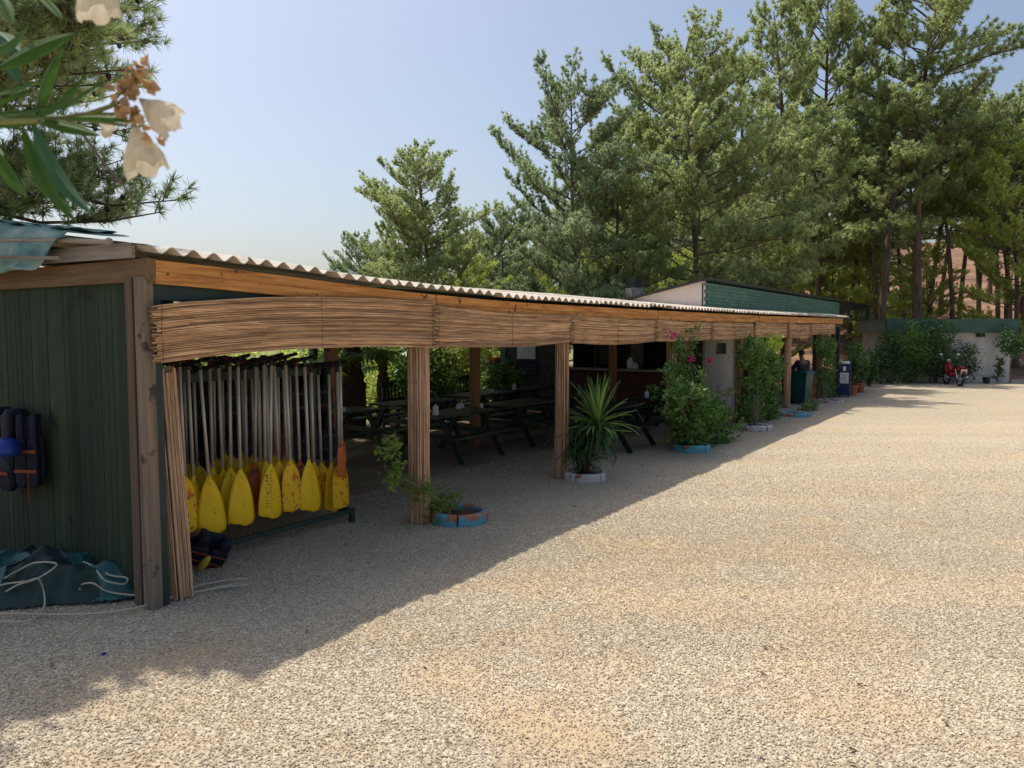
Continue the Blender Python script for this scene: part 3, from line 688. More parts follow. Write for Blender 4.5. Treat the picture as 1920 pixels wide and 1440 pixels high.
# ------------------------------------------------------------------ paddle rack and paddles
rack = thing('paddle_rack', tuple(L(-1.4, 1.25)), TH, 'dark green rack hung full of yellow paddles under the shelter', 'rack')
mb = MB(); mb.beam((-1.65, 0, 1.66), (1.12, 0, 1.66), 0.08, 0.10); obj('top_beam', mb, M['darkgreen'], rack, bevel=0.004)
for sg in (-1, 1):
    mb = MB(); mb.beam((-1.65, sg * 0.62, 0.13), (1.0, sg * 0.62, 0.13), 0.04, 0.05); obj('bottom_rail', mb, M['darkgreen'], rack, bevel=0.003)
for s_ in (-1.6, 1.0):
    mb = MB(); mb.beam((s_, 0, 0.13), (s_, 0, 1.62), 0.07, 0.07); obj('upright', mb, M['darkgreen'], rack)
    mb = MB(); mb.beam((s_, -0.64, 0.13), (s_, 0.64, 0.13), 0.05, 0.05)
    for sg in (-1, 1): mb.beam((s_, sg * 0.62, 0), (s_, sg * 0.62, 0.13), 0.05, 0.05)
    obj('foot', mb, M['darkgreen'], rack)
tops = [(330, -2.62), (372, None), (445, None), (509, None), (535, None), (571, None), (603, None), (634, None)]
shaft_m = MB(); shaft_m.tube([(0, 0, -0.02), (0, 0, -1.06)], 0.0155, 8, 0.5); shaft_m = shaft_m.mesh('shaft', M['alu'], True)
g_ = MB(); g_.tube([(-0.055, 0, 0), (-0.03, 0, 0.004), (0.03, 0, 0.004), (0.055, 0, 0)], [0.011, 0.015, 0.015, 0.011], 7, 0.5); g_.tube([(0, 0, 0.0), (0, 0, -0.075)], [0.018, 0.0165], 8, 0.5)
grip_m = {k: g_.mesh('grip', M[k], True) for k in ('black', 'grip_r')}
def blade_mesh(mat, square=False, wmul=1.0):
    prof = [(0, .014), (.03, .022), (.08, .047), (.14, .068), (.21, .086), (.29, .100), (.37, .109), (.44, .112), (.49, .110), (.515, .100), (.53, .075), (.536, .03)] if not square else \
           [(0, .014), (.03, .022), (.07, .055), (.12, .078), (.19, .092), (.29, .099), (.37, .101), (.44, .100), (.485, .096), (.505, .086), (.516, .060), (.52, .03)]
    mb = MB(); nx = 9; v = []
    for sd_ in (1, -1):
        for z, w_ in prof:
            for k in range(nx):
                x = (k / (nx - 1) * 2 - 1)
                ridge = 0.012 * math.exp(-(x * w_ / 0.012) ** 2) * max(0, 1 - z / 0.42)
                cup = 0.012 * x * x
                skew = -0.02 * x * max(0, z - 0.45) / 0.09 if not square else 0
                v.append((x * w_ * wmul, -sd_ * (0.003 * (1 - x * x) + ridge + 0.0015) + cup - 0.01, -1.02 - z + skew))
    m_ = len(prof) * nx; F = []
    for i in range(len(prof) - 1):
        for k in range(nx - 1):
            a = i * nx + k
            F.append((a, a + 1, a + nx + 1, a + nx)); F.append((m_ + a, m_ + a + nx, m_ + a + nx + 1, m_ + a + 1))
        F.append((i * nx, i * nx + nx, m_ + i * nx + nx, m_ + i * nx)); a = i * nx + nx - 1; F.append((a, m_ + a, m_ + a + nx, a + nx))
    for k in range(nx - 1):
        a = (len(prof) - 1) * nx + k; F.append((a, a + 1, m_ + a + 1, m_ + a))
    mb.addnp(v, F, 0.5)
    return mb.mesh('blade', M[mat], True)
BL = {'y': blade_mesh('blade_y', False, 1.2), 'o': blade_mesh('blade_o', True, 1.2), 'r': blade_mesh('blade_r', True, 0.8), 'n': blade_mesh('blade_y', False, 0.9)}
def paddle(s_, t_, z_, kind, tilt=0.0, turn=0.0, label='yellow bladed paddle hanging in the rows behind the front paddles', grip='black', drop=0.0):
    root = thing('paddle', tuple(L(s_, t_, z_)), TH + turn, label, 'paddle', 'paddles hung on the rack')
    root.rotation_euler = Euler((drop, tilt, TH + turn))
    for nm, mm in (('shaft', shaft_m), ('grip', grip_m[grip]), ('blade', BL[kind])):
        o = bpy.data.objects.new(nm, mm); COL.objects.link(o); o.parent = root
    return root
def T2(px, py, t): return V(px, py, t)
front = [  # shaft top px, blade px, blade bottom y, kind, label
 (336, 352, 1001, 'o', 'leftmost paddle, half hidden behind the reed bundle post'),
 (374, 398, 1000, 'y', 'clean yellow paddle second from the left with a slanting shaft'),
 (446, 453, 984, 'y', 'broad yellow paddle third from the left, brightest shaft'),
 (509, 507, 971, 'y', 'broad yellow paddle with black lettering down its blade'),
 (535, 549, 958, 'o', 'yellow paddle with a heavily rust stained square blade, slanting shaft'),
 (571, 582, 958, 'y', 'dull yellow paddle just right of the rust stained one'),
 (604, 612, 960, 'o', 'worn orange stained paddle partly behind the far right one'),
 (632, 640, 953, 'o', 'far right yellow paddle, its blade partly behind the short orange one')]
arms = []
for i, (xt, xb, yb, kd, lb) in enumerate(front):
    sT, zT = V(xt, 690, 0.55); sB, zB = V(xb, yb, 0.55)
    zt = zB + (1.555 if kd in 'yn' else 1.54)
    tilt = math.atan2(sT - sB, 1.5)
    if i == 6: t0 = 0.72
    else: t0 = 0.55
    p = paddle(sT, t0, zt, kd, tilt, random.uniform(-0.12, 0.12), lb, 'black')
    if i == 3:
        le = MB()
        z = -1.12
        for k in range(11):
            h = random.uniform(0.012, 0.02)
            for q in range(random.choice((2, 3, 3))):
                le.box((-0.045 + random.uniform(-0.014, 0.016), -0.0195 + 0.004, z - random.uniform(0, h)), (random.uniform(0.008, 0.026), 0.002, 0.004), (0, random.uniform(-1.2, 1.2), 0))
            le.box((-0.012, -0.0255, z - 0.01), (0.004, 0.002, h * 1.3))
            z -= 0.031
        bl = [c for c in p.children if c.name.startswith('blade')][0]
        obj('lettering', le, M['black'], bl)
    # the rest of the row along this arm
    deep = 0 if i in (6,) else 3
    for k in range(1, deep + 1):
        tk = 0.55 + 0.125 * k + random.uniform(-0.02, 0.02)
        kk = random.choice(['y', 'n', 'o', 'o', 'r', 'r'])
        paddle(sT + random.uniform(-0.035, 0.03) - 0.01 * k, tk, zt - 0.012 * k + random.uniform(-0.02, 0.02), kk, tilt * 0.5 + random.uniform(-0.02, 0.02), random.uniform(-0.35, 0.35), 'yellow bladed paddle hanging in the rows behind the front paddles' if kk in 'yno' else 'orange red bladed paddle hanging in the rows behind the front paddles', random.choice(('black', 'grip_r')))
    if i != 6: arms.append((sT, zt))
    for k in range(3):
        tk = 1.42 + 0.15 * k
        paddle(sT + 0.12 + random.uniform(-0.04, 0.04), tk, zt - 0.05 + 0.012 * k, random.choice(['y', 'o', 'r', 'n']), random.uniform(-0.02, 0.02), random.uniform(-0.4, 0.4) + math.pi, 'worn paddle hanging on the shaded far side of the rack', random.choice(('black', 'grip_r')))
sT, zT = V(634, 676, 0.50)
paddle(sT, 0.47, 1.80, 'r', -0.005, 0.1, 'short orange red paddle with a dark smudge, hung frontmost at the right end', 'black').scale = (0.9, 1, 0.80)
for i, (sT, zt) in enumerate(arms):
    mb = MB()
    mb.beam((sT + 0.04 + 1.4, -0.82, zt + 0.035), (sT + 0.02 + 1.4, 0.0, 1.725), 0.022, 0.03)
    mb.beam((sT - 0.045 + 1.4, -0.80, zt + 0.01), (sT - 0.03 + 1.4, 0.0, 1.70), 0.022, 0.03)
    mb.beam((sT + 0.16 + 1.4, 0.82, zt + 0.0), (sT + 0.14 + 1.4, 0.0, 1.725), 0.022, 0.03)
    obj('arm', mb, M['metal_d'], rack)

# ------------------------------------------------------------------ life jackets
def vest_mesh(mat):
    mb = MB()
    for sg in (-1, 1):
        mb.rbox((sg * 0.105, -0.04, -0.40), (0.10, 0.035, 0.20)); mb.rbox((sg * 0.12, -0.03, -0.14), (0.06, 0.03, 0.12)); mb.rbox((sg * 0.125, 0.02, -0.03), (0.045, 0.07, 0.03))
    mb.rbox((0, 0.06, -0.38), (0.21, 0.03, 0.22)); mb.rbox((0, 0.06, -0.12), (0.16, 0.03, 0.10))
    return mb.mesh('foam_body', M[mat], True)
def strap_mesh(mat):
    mb = MB()
    for z in (-0.3, -0.46): mb.box((0, -0.088, z), (0.40, 0.006, 0.025))
    mb.tube([(0.05, -0.09, -0.46), (0.06, -0.1, -0.6), (0.04, -0.09, -0.72)], 0.008, 5)
    return mb.mesh('strap', M[mat])
VM = {k: vest_mesh(k) for k in ('navy', 'redcloth', 'greycloth')}; SMh = {k: strap_mesh(k) for k in ('orangecloth', 'greycloth', 'redcloth', 'black')}
def vest(loc, rz, vm, sm, label, rot=None, scale=1.0, group='life jackets hung in the shelter'):
    r_ = thing('life_jacket', tuple(loc), rz, label, 'life jacket', group, scale)
    if rot: r_.rotation_euler = Euler(rot)
    for nm, mm in (('foam_body', VM[vm]), ('strap', SMh[sm])):
        o = bpy.data.objects.new(nm, mm); COL.objects.link(o); o.parent = r_
    return r_
for row, tq in enumerate((2.42,)):
    for k in range(11):
        s_ = -2.85 + 0.36 * k + 0.14 * row
        if s_ > 1.2: continue
        for lev in (1.62, 1.02):
            red = (row == 0 and k == 8 and lev < 1.2)
            vest(L(s_, tq, lev + random.uniform(-0.03, 0.03)), TH + random.uniform(-0.4, 0.4), 'redcloth' if red else 'navy', 'black',
                 'dark red life jacket seen between the right hand paddles' if red else 'navy life jacket hung on the rail behind the paddle rack', scale=1.12)
rail = thing('hanging_rail', tuple(L(-1.0, 2.5)), TH, 'dark two bar rail carrying life jackets behind the paddles', 'clothes rail')
mb = MB(); mb.beam((-2.0, 0, 1.66), (2.2, 0, 1.66), 0.04, 0.05); mb.beam((-2.0, 0, 1.06), (2.2, 0, 1.06), 0.04, 0.05); obj('bar', mb, M['darkgreen'], rail)
for s_ in (-2.0, 0.1, 2.2):
    mb = MB(); mb.beam((s_, 0, 0), (s_, 0, 1.7), 0.06, 0.06); obj('upright', mb, M['darkgreen'], rail)
# hanging on the green wall at far left
s_w = -3.16
t1, z1 = W(58, 775, s_w)
vest(L(s_w - 0.09, 1.56, 1.40), TH - math.pi / 2 + 0.5, 'navy', 'orangecloth', 'dark life jacket with orange and grey straps hung on the green wall', scale=(0.5, 0.7, 1.05), group='things hung on the green wall')
vest(L(s_w - 0.09, 1.98, 1.43), TH - math.pi / 2, 'navy', 'redcloth', 'dark life jacket cut by the left edge of the photo, behind the blue helmet', scale=1.2, group='things hung on the green wall')
hp = L(-3.42, W(14, 843, -3.42)[0], W(14, 843, -3.42)[1])
hel = thing('helmet', tuple(hp), TH - math.pi / 2, 'royal blue helmet hanging on the green wall at the left edge', 'helmet', scale=0.85)
mb = MB()
mb.lathe([(0.001, 0.12), (0.05, 0.112), (0.09, 0.085), (0.115, 0.04), (0.12, 0.0), (0.115, -0.05), (0.105, -0.055), (0.105, -0.04)], n=20); obj('shell', mb, M['blue'], hel, smooth=True)
mb = MB(); mb.tube([(-0.1, 0, -0.05), (-0.05, 0.02, -0.15), (0, 0.02, -0.19), (0.05, 0.02, -0.15), (0.1, 0, -0.05)], 0.008, 5); obj('chin_strap', mb, M['black'], hel)
# on the gravel beside the reed bundle post
g = G(392, 1080)
vest((g[0] + 0.02, g[1] + 0.16, 0.30), 0, 'navy', 'orangecloth', 'crumpled black life jacket with red and orange straps on the gravel by the corner', (R(30), R(24), R(40)), (0.85, 0.9, 0.52), 'things lying by the corner')
g = G(374, 1072)
mb = MB(); mb.sphere((0, 0, 0.1), (0.035, 0.03, 0.085), 12)
o = tag(obj('float', mb, M['yellow'], loc=(g[0], g[1] - 0.05, 0.01), smooth=True), 'small yellow oval float lying against the black life jacket', 'float'); o.rotation_euler = (0, R(38), 0)

# ------------------------------------------------------------------ heap of tarpaulins and ropes by the green wall
HC = [(G(60, 1100), 0.30, 0.55, 0.40), (G(215, 1075), 0.30, 0.30, 0.35), (G(150, 1110), 0.20, 0.5, 0.25), (G(-80, 1110), 0.22, 0.6, 0.4)]
def heap(x, y):
    z = 0 * x
    for c, h, rx, ry in HC: z = np.maximum(z, h * np.exp(-(((x - c[0]) / rx) ** 2 + ((y - c[1]) / ry) ** 2) ** 1.3))
    fold = 0
    for a_, fq, am, ph in ((0.3, 7, .045, 0), (1.5, 10, .04, 1.3), (2.4, 15, .03, 2.1), (0.9, 22, .018, .4), (2.9, 30, .012, 3.0)):
        q = x * math.cos(a_) + y * math.sin(a_); r_ = -x * math.sin(a_) + y * math.cos(a_)
        fold = fold + 1.7 * am * (1 - np.abs(np.sin(q * fq * .5 + ph + 1.6 * np.sin(r_ * fq * .33 + ph)))) ** 1.5
    return z * 0.72 + fold * smooth(0.01, 0.10, z)
def patch(x0, x1, y0, y1, lift, cut, thr=0.02):
    v, f = grid(np.linspace(x0, x1, 150), np.linspace(y0, y1, 120), lambda x, y: heap(x, y) + lift)
    c = v[f].mean(1); keep = (c[:, 2] - lift > thr) & cut(c[:, 0], c[:, 1])
    return MB().addnp(v, f[keep], RNG.random(keep.sum()) * 0.3 + 0.35)
g0 = G(0, 1150)
o = obj('tarpaulin', patch(-5.2, -2.95, 5.4, 7.3, 0.0, lambda x, y: x == x), M['tarp_dark'], smooth=True)
o.modifiers.new('th', 'SOLIDIFY').thickness = 0.006; o.modifiers.new('th2', 'SMOOTH').iterations = 1
tag(o, 'dark grey tarpaulin heaped on the gravel against the green wall', 'tarpaulin')
o = obj('tarpaulin', patch(-5.2, -2.95, 5.4, 7.3, 0.014, lambda x, y: (np.sin(x * 5.2 + 2 * np.sin(y * 5)) + 0.8 * np.sin(y * 11 + x * 3 + 1) > -0.05)), M['tarp_teal'], smooth=True)
o.modifiers.new('th', 'SOLIDIFY').thickness = 0.006
tag(o, 'teal tarpaulin crumpled over the grey one beside the wooden corner posts', 'tarpaulin')
def on_heap(px, py):
    z = 0.02
    for _ in range(12):
        p = G(px, py, z); z = 0.5 * z + 0.5 * (float(heap(p[0], p[1])) + 0.038)
    return G(px, py, z)
def catmull(P, n=8):
    P = np.array(P); P = np.vstack([2 * P[0] - P[1], P, 2 * P[-1] - P[-2]]); out = []
    for i in range(1, len(P) - 2):
        for t in np.linspace(0, 1, n, endpoint=False):
            a, b, c, d = P[i-1], P[i], P[i+1], P[i+2]
            out.append(0.5 * ((2*b) + (-a+c)*t + (2*a-5*b+4*c-d)*t*t + (-a+3*b-3*c+d)*t**3))
    out.append(P[-2]); return np.array(out)
ropes = [([(0,1250),(100,1190),(210,1155),(320,1075),(200,1065),(100,1110),(30,1150)], 'pale rope looping over the left of the tarpaulin heap'),
 ([(0,1395),(90,1398),(170,1390),(232,1345),(252,1290),(245,1220),(215,1155),(150,1170),(60,1180),(0,1192)], 'pale rope making the big upright loop on the heap'),
 ([(0,1352),(150,1352),(350,1357),(600,1345),(800,1310),(950,1265),(1100,1200),(1250,1168),(1390,1152)], 'longest pale rope trailing from the heap across the gravel'),
 ([(450,1215),(440,1195),(520,1180),(600,1225),(720,1245),(900,1250),(1050,1238),(1250,1203),(1375,1192),(1388,1182),(1330,1184),(1200,1204)], 'pale rope ending in a flat bight in front of the life jacket'),
 ([(470,1060),(540,1090),(620,1135),(705,1148),(718,1165),(690,1185),(600,1168),(560,1130),(530,1080)], 'thin pale rope looped on the right of the tarpaulin heap')]
for pp, lb in ropes:
    P = catmull([on_heap(x / 3, 700 + y / 3) for x, y in pp])
    mb = MB(); mb.tube(P, 0.007, 7, 0.5)
    tag(obj('rope', mb, M['rope'], smooth=True), lb, 'rope', 'pale ropes on the tarpaulin heap')
g = G(12, 1092); mb = MB(); mb.sphere((0, 0, 0.17), (0.17, 0.10, 0.06), 14)
tag(obj('dry_bag', mb, M['yellow'], loc=(g[0], g[1], 0.03), smooth=True), 'yellow bag showing behind the tarpaulin heap at the left edge', 'bag')
g = G(195, 1229); mb = MB(); mb.lathe([(0.0, 0.012), (0.013, 0.012), (0.015, 0.0)], n=12)
tag(obj('litter', mb, M['blue'], loc=(g[0], g[1], 0.006)), 'small blue plastic cap lying on the shaded gravel', 'litter')
#SPLIT2#
# ------------------------------------------------------------------ picnic tables and benches
def picnic_table():
    r_ = thing('picnic_table')
    mb = MB()
    for k in range(5): mb.box((0, -0.30 + 0.15 * k, 0.735), (1.75, 0.143, 0.035))
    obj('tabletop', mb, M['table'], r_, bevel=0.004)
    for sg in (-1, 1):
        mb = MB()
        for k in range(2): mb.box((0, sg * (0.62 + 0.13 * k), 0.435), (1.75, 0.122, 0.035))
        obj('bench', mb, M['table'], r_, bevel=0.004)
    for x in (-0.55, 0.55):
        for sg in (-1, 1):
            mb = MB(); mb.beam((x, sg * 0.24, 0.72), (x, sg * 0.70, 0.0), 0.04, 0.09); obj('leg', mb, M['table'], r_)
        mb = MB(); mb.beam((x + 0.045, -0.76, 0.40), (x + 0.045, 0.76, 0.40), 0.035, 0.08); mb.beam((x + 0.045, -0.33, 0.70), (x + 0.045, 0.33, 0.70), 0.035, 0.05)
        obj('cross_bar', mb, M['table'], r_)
    return r_
tab0 = picnic_table()
tabs = [((3.78, 2.55), 'dark green picnic table with a napkin box, seen right of the reed wrapped post'), ((6.0, 2.6), 'dark green picnic table between the brown inner post and the yucca post'),
        ((6.25, 0.85), 'dark green picnic table nearest the flowering bush'), ((2.75, 4.25), 'dark green picnic table behind the right end of the paddle rack'),
        ((5.0, 4.4), 'dark green picnic table in the second row, directly behind the brown inner post'), ((8.4, 2.7), 'dark green picnic table in front of the dark red bar front'),
        ((7.3, 4.5), 'dark green picnic table in the second row by the hatch counter'), ((9.6, 4.5), 'dark green picnic table in the second row, closest to the bar'),
        ((8.9, 0.9), 'dark green picnic table half behind the flowering bush'), ((0.55, 4.35), 'dark green picnic table hidden behind the paddles')]
for i, ((s_, t_), lb) in enumerate(tabs):
    o = tab0 if i == 0 else dup(tab0)
    o.location = tuple(L(s_, t_)); o.rotation_euler[2] = TH + random.uniform(-0.05, 0.05)
    tag(o, lb, 'picnic table', 'picnic tables under the shelter')
def slat_bench():
    r_ = thing('slatted_bench')
    mb = MB()
    for k in range(3): mb.box((0, -0.16 + 0.14 * k, 0.43), (1.5, 0.125, 0.03))
    obj('seat', mb, M['table'], r_, bevel=0.003)
    mb = MB(); mb.box((0, 0.24, 0.95), (1.5, 0.035, 0.13)); mb.box((0, 0.24, 0.60), (1.5, 0.035, 0.07))
    for k in range(12): mb.box((-0.66 + 0.12 * k, 0.24, 0.76), (0.045, 0.025, 0.26))
    obj('backrest', mb, M['table'], r_, bevel=0.003)
    for x in (-0.68, 0.68):
        for y, z in ((-0.18, 0.43), (0.24, 0.98)):
            mb = MB(); mb.box((x, y, z / 2), (0.06, 0.06, z)); obj('leg', mb, M['table'], r_)
    return r_
b0 = slat_bench()
for i, ((s_, t_), lb) in enumerate([((2.9, 5.95), 'dark slatted bench in front of the palm trunk'), ((4.75, 5.95), 'dark slatted bench left of the reed wrapped post, light showing between its slats'),
                                   ((6.7, 5.95), 'dark slatted bench right of the reed wrapped post, below the shrubs'), ((8.6, 5.95), 'dark slatted bench below the grey serving counter'), ((1.1, 5.95), 'dark slatted bench behind the paddles')]):
    o = b0 if i == 0 else dup(b0)
    o.location = tuple(L(s_, t_)); o.rotation_euler[2] = TH
    tag(o, lb, 'bench', 'slatted benches along the back of the shelter')
# things on the tables
def napkin(s_, t_, z, lb, w=0.11, h=0.12):
    mb = MB(); mb.box((0, 0, h / 2), (w, 0.07, h)); r_ = thing('napkin_box', tuple(L(s_, t_, z)), TH + 0.3, lb, 'napkin box', 'napkin boxes on the tables')
    obj('box', mb, M['whitep'], r_, bevel=0.006)
    mb = MB(); mb.box((0, 0, h + 0.012), (w * 0.6, 0.02, 0.028)); obj('napkins', mb, M['paper'], r_)
def on_table(px, t_): return V(px, 790, t_)[0]
napkin(on_table(817, 2.4), 2.4, 0.755, 'tall white napkin box on the table right of the reed wrapped post', 0.09, 0.15)
napkin(on_table(863, 2.75), 2.75, 0.755, 'low white box with a dark slot beside the brown inner post', 0.22, 0.07)
napkin(on_table(1212, 0.95), 0.95, 0.755, 'white napkin box on the table left of the flowering bush')
napkin(on_table(964, 4.4), 4.4, 0.755, 'small white napkin box on a table below the paper notice')
def bottle(s_, t_, z, lb, mat='whitep', h=0.2):
    mb = MB(); mb.lathe([(0.0, 0), (0.032, 0), (0.034, h * 0.6), (0.014, h * 0.78), (0.014, h * 0.92)], n=12)
    r_ = thing('bottle', tuple(L(s_, t_, z)), TH, lb, 'bottle', 'bottles and shakers'); obj('body', mb, M[mat], r_, smooth=True)
    mb = MB(); mb.lathe([(0.017, h * 0.9), (0.017, h), (0.0, h)], n=10); obj('cap', mb, M['whitep'], r_)
bottle(V(1222, 740, 2.55)[0], 2.55, 0.755, 'pale bottle standing on the table in front of the dark red bar', h=0.24)
bottle(V(1213, 740, 2.6)[0], 2.6, 0.755, 'smaller pale shaker left of the pale bottle', h=0.15)
bottle(V(903, 780, 2.5)[0], 2.5, 0.755, 'small white shaker right of the brown inner post', h=0.08)
bottle(V(923, 780, 4.3)[0], 4.3, 0.755, 'white shaker on a second row table left of the notice', h=0.1)
bottle(V(645, 785, 4.0)[0], 4.0, 0.755, 'white shaker on the table just right of the orange red paddle', h=0.09)

# ------------------------------------------------------------------ kitchen and bar building with the green upper cladding
SK = 11.6
kit = thing('bar_building', tuple(L(SK, 1.0)), TH, 'bar building with a pinkish white gable and green clad upper wall behind the shelter roof', 'building')
tL = W(962, 700, SK)[0] - 1.0           # back corner, relative
def kz_(px, py): t_, z_ = W(px, py, SK); return t_ - 1.0, z_
# side wall facing the tables: dark stone, with a hatch over a dark red counter front
mb = MB()
h0 = W(1250, 697, SK)[1]
t_a = kz_(1262, 700)[0]; t_b = kz_(1060, 700)[0]
mb.box((0.1, (t_b + tL) / 2, 1.35), (0.2, tL - t_b, 2.7)); obj('wall', mb, M['stone'], kit)
mb = MB(); mb.box((0.1, (t_b + 0.02) / 2, 2.45), (0.2, t_b - 0.02, 0.5)); obj('wall', mb, M['stone'], kit)
mb = MB(); mb.box((0.1, t_a / 2, 1.1), (0.2, t_a, 2.2)); obj('wall', mb, M['stone'], kit)
mb = MB(); mb.box((0.06, (t_a + t_b) / 2, h0 / 2), (0.25, t_b - t_a - 0.01, h0 - 0.01)); obj('counter_front', mb, M['brick'], kit)
mb = MB(); mb.box((-0.06, (t_a + t_b) / 2, h0 + 0.02), (0.5, t_b - t_a + 0.05, 0.045)); obj('counter_top', mb, M['concrete'], kit, bevel=0.004)
mb = MB(); mb.box((2.6, 2.5, 1.35), (0.1, 5.0, 2.7)); obj('back_wall', mb, M['stone'], kit)
mb = MB(); mb.box((1.4, tL + 0.1, 1.35), (2.8, 0.2, 2.7)); obj('rear_wall', mb, M['stone'], kit)
for k in range(2):
    mb = MB(); mb.box((2.4, (t_a + t_b) / 2, 1.5 + 0.42 * k), (0.25, t_b - t_a, 0.03)); obj('shelf', mb, M['woodtop'], kit)
# gable above, roof falling to the back
ta, za = kz_(1320, 527); tb, zb = kz_(1190, 560)
k_ = (za - zb) / (tb - ta)
mb = MB(); tE = tb + 1.2
mb.add([(0, ta, 2.55), (0, tE, 2.55), (0, tE, za - k_ * (tE - ta)), (0, ta, za), (0.15, ta, 2.55), (0.15, tE, 2.55), (0.15, tE, za - k_ * (tE - ta)), (0.15, ta, za)],
       [(0,3,2,1),(4,5,6,7),(0,1,5,4),(2,3,7,6),(1,2,6,5),(0,4,7,3)]); obj('gable', mb, M['gable'], kit)
SE = V(1572, 565, 1.0)[0] - SK
SF = V(1628, 570, 1.0)[0] - SK
mb = MB()                               # green cladding in courses of shallow scales
rows = 9
for r in range(rows):
    z = 2.50 + (za - 0.03 - 2.50) * r / rows; hh = (za - 0.03 - 2.50) / rows
    x = 0.005 + (0.17 if r % 2 else 0)
    while x < SE:
        w_ = min(0.34, SE - x)
        if w_ > 0.05: mb.box((x + w_ / 2, ta - 0.02 - 0.004 * (r % 2), z + hh / 2), (w_ - 0.012, 0.03, hh - 0.006), (R(-5), 0, 0))
        x += 0.34
obj('green_cladding', mb, M['shingle'], kit)
mb = MB(); mb.box((SE / 2, ta + 0.03, 2.9), (SE, 0.04, 0.75)); obj('cladding_board', mb, M['darkgreen'], kit)
for x0_, x1_, tt_ in ((-0.12, 2.95, tE), (2.96, SF + 0.1, 2.2)):
    zz_ = za - k_ * (tt_ - ta) + 0.01; mb = MB()
    mb.add([(x0_, ta - 0.15, za + 0.03), (x1_, ta - 0.15, za + 0.03), (x1_, tt_, zz_), (x0_, tt_, zz_), (x0_, ta - 0.15, za + 0.08), (x1_, ta - 0.15, za + 0.08), (x1_, tt_, zz_ + 0.05), (x0_, tt_, zz_ + 0.05)],
       [(0,3,2,1),(4,5,6,7),(0,1,5,4),(1,2,6,5),(2,3,7,6),(3,0,4,7)], 0.5); obj('roof', mb, M['metal_d'], kit)
# open slatted end of the green wall and its posts
mb = MB(); x = SE + 0.1
while x < SF: mb.box((x, ta, 2.98), (0.09, 0.03, 0.66)); x += 0.42
mb.box(((SE + SF) / 2, ta, 2.62), (SF - SE, 0.05, 0.06)); obj('slatted_screen', mb, M['darkgreen'], kit)
for x in (SF, ):
    mb = MB(); mb.box((x, ta, 1.6), (0.14, 0.14, 3.2)); obj('corner_post', mb, M['darkgreen'], kit)
for x in (4.3, 8.6, 12.9): 
    mb = MB(); mb.box((x, ta + 0.25, 1.3), (0.13, 0.13, 2.6)); obj('corner_post', mb, M['darkgreen'], kit)
# white wall facing the yard with a small window
sw = V(1369, 700, 1.0)[0] - SK
mb = MB(); w1 = V(1338, 660, 1.0)[0] - SK; w2 = V(1357, 660, 1.0)[0] - SK; zt_ = V(1347, 643, 1.0)[1]; zb_ = V(1347, 664, 1.0)[1]
mb.box((w1 / 2, -0.03, 1.25), (w1, 0.06, 2.5)); mb.box(((w2 + sw) / 2, -0.03, 1.25), (sw - w2, 0.06, 2.5))
mb.box(((w1 + w2) / 2, -0.03, zb_ / 2), (w2 - w1, 0.06, zb_)); mb.box(((w1 + w2) / 2, -0.03, (zt_ + 2.5) / 2), (w2 - w1, 0.06, 2.5 - zt_))
obj('white_wall', mb, M['dullwhite'], kit)
wn_ = MB(); wn_.box(((w1 + w2) / 2, -0.01, (zt_ + zb_) / 2), (w2 - w1, 0.02, zt_ - zb_)); obj('window', wn_, M['glass'], kit)
mb = MB(); mb.box((sw + 0.03, -0.06, 1.25), (0.06, 0.06, 2.5)); obj('frame_post', mb, M['white'], kit)
# chimney
c_ = AY(1190, 545, 21.5)
ch = thing('chimney', (c_[0], c_[1], 0), 0.3, 'grey block chimney with a black metal cowl left of the white gable', 'chimney')
ztop = AY(1190, 540, 21.5)[2]
mb = MB(); mb.box((0, 0, ztop / 2), (0.38, 0.38, ztop)); obj('stack', mb, M['concrete'], ch)
mb = MB(); mb.lathe([(0.21, ztop), (0.21, ztop + 0.24), (0.18, ztop + 0.25), (0.18, ztop)], n=16); obj('cowl', mb, M['black'], ch)
# notice paper, chalk board, fridge, serving counter at left
def wall_item(name, px0, px1, py0, py1, mat, lb, cat, dep=0.03, off=0.02):
    a = W(px0, (py0 + py1) / 2, SK - off); b = W(px1, (py0 + py1) / 2, SK - off)
    t_m = (a[0] + b[0]) / 2; z1 = W((px0 + px1) / 2, py0, SK - off)[1]; z0 = W((px0 + px1) / 2, py1, SK - off)[1]
    mb = MB(); mb.box((0, 0, 0), (dep, abs(a[0] - b[0]), z1 - z0))
    return tag(obj(name, mb, mat, loc=tuple(L(SK - off, t_m, (z0 + z1) / 2)), rotz=TH, bevel=0.003), lb, cat)
wall_item('paper_notice', 970, 1004, 648, 673, M['paper'], 'large white paper notice pinned on the dark wall above the chalkboard', 'notice')
cb = wall_item('chalkboard', 968, 1008, 676, 705, M['navy'], 'dark chalkboard with faint writing under the white paper notice', 'chalkboard')
mb = MB()
for r in range(5):
    y = -0.28
    while y < 0.25:
        w_ = random.uniform(0.02, 0.07); mb.box((-0.018, y, 0.12 - 0.06 * r), (0.003, w_, 0.012)); y += w_ + 0.025
obj('writing', mb, M['greycloth'], cb)
fr = thing('drinks_fridge', tuple(L(SK + 1.2, W(1142, 700, SK + 1.2)[0])), TH, 'tall dark drinks fridge with pale edges behind the bar hatch', 'fridge')
mb = MB(); mb.box((0, 0, 1.0), (0.6, 0.62, 2.0)); obj('cabinet', mb, M['black'], fr, bevel=0.01)
mb = MB(); mb.box((-0.325, 0, 1.1), (0.04, 0.46, 1.5)); obj('glass_door', mb, M['glass'], fr)
for sg in (-1, 1):
    mb = MB(); mb.box((-0.33, sg * 0.265, 1.1), (0.05, 0.05, 1.6)); obj('door_edge', mb, M['greycloth'], fr)
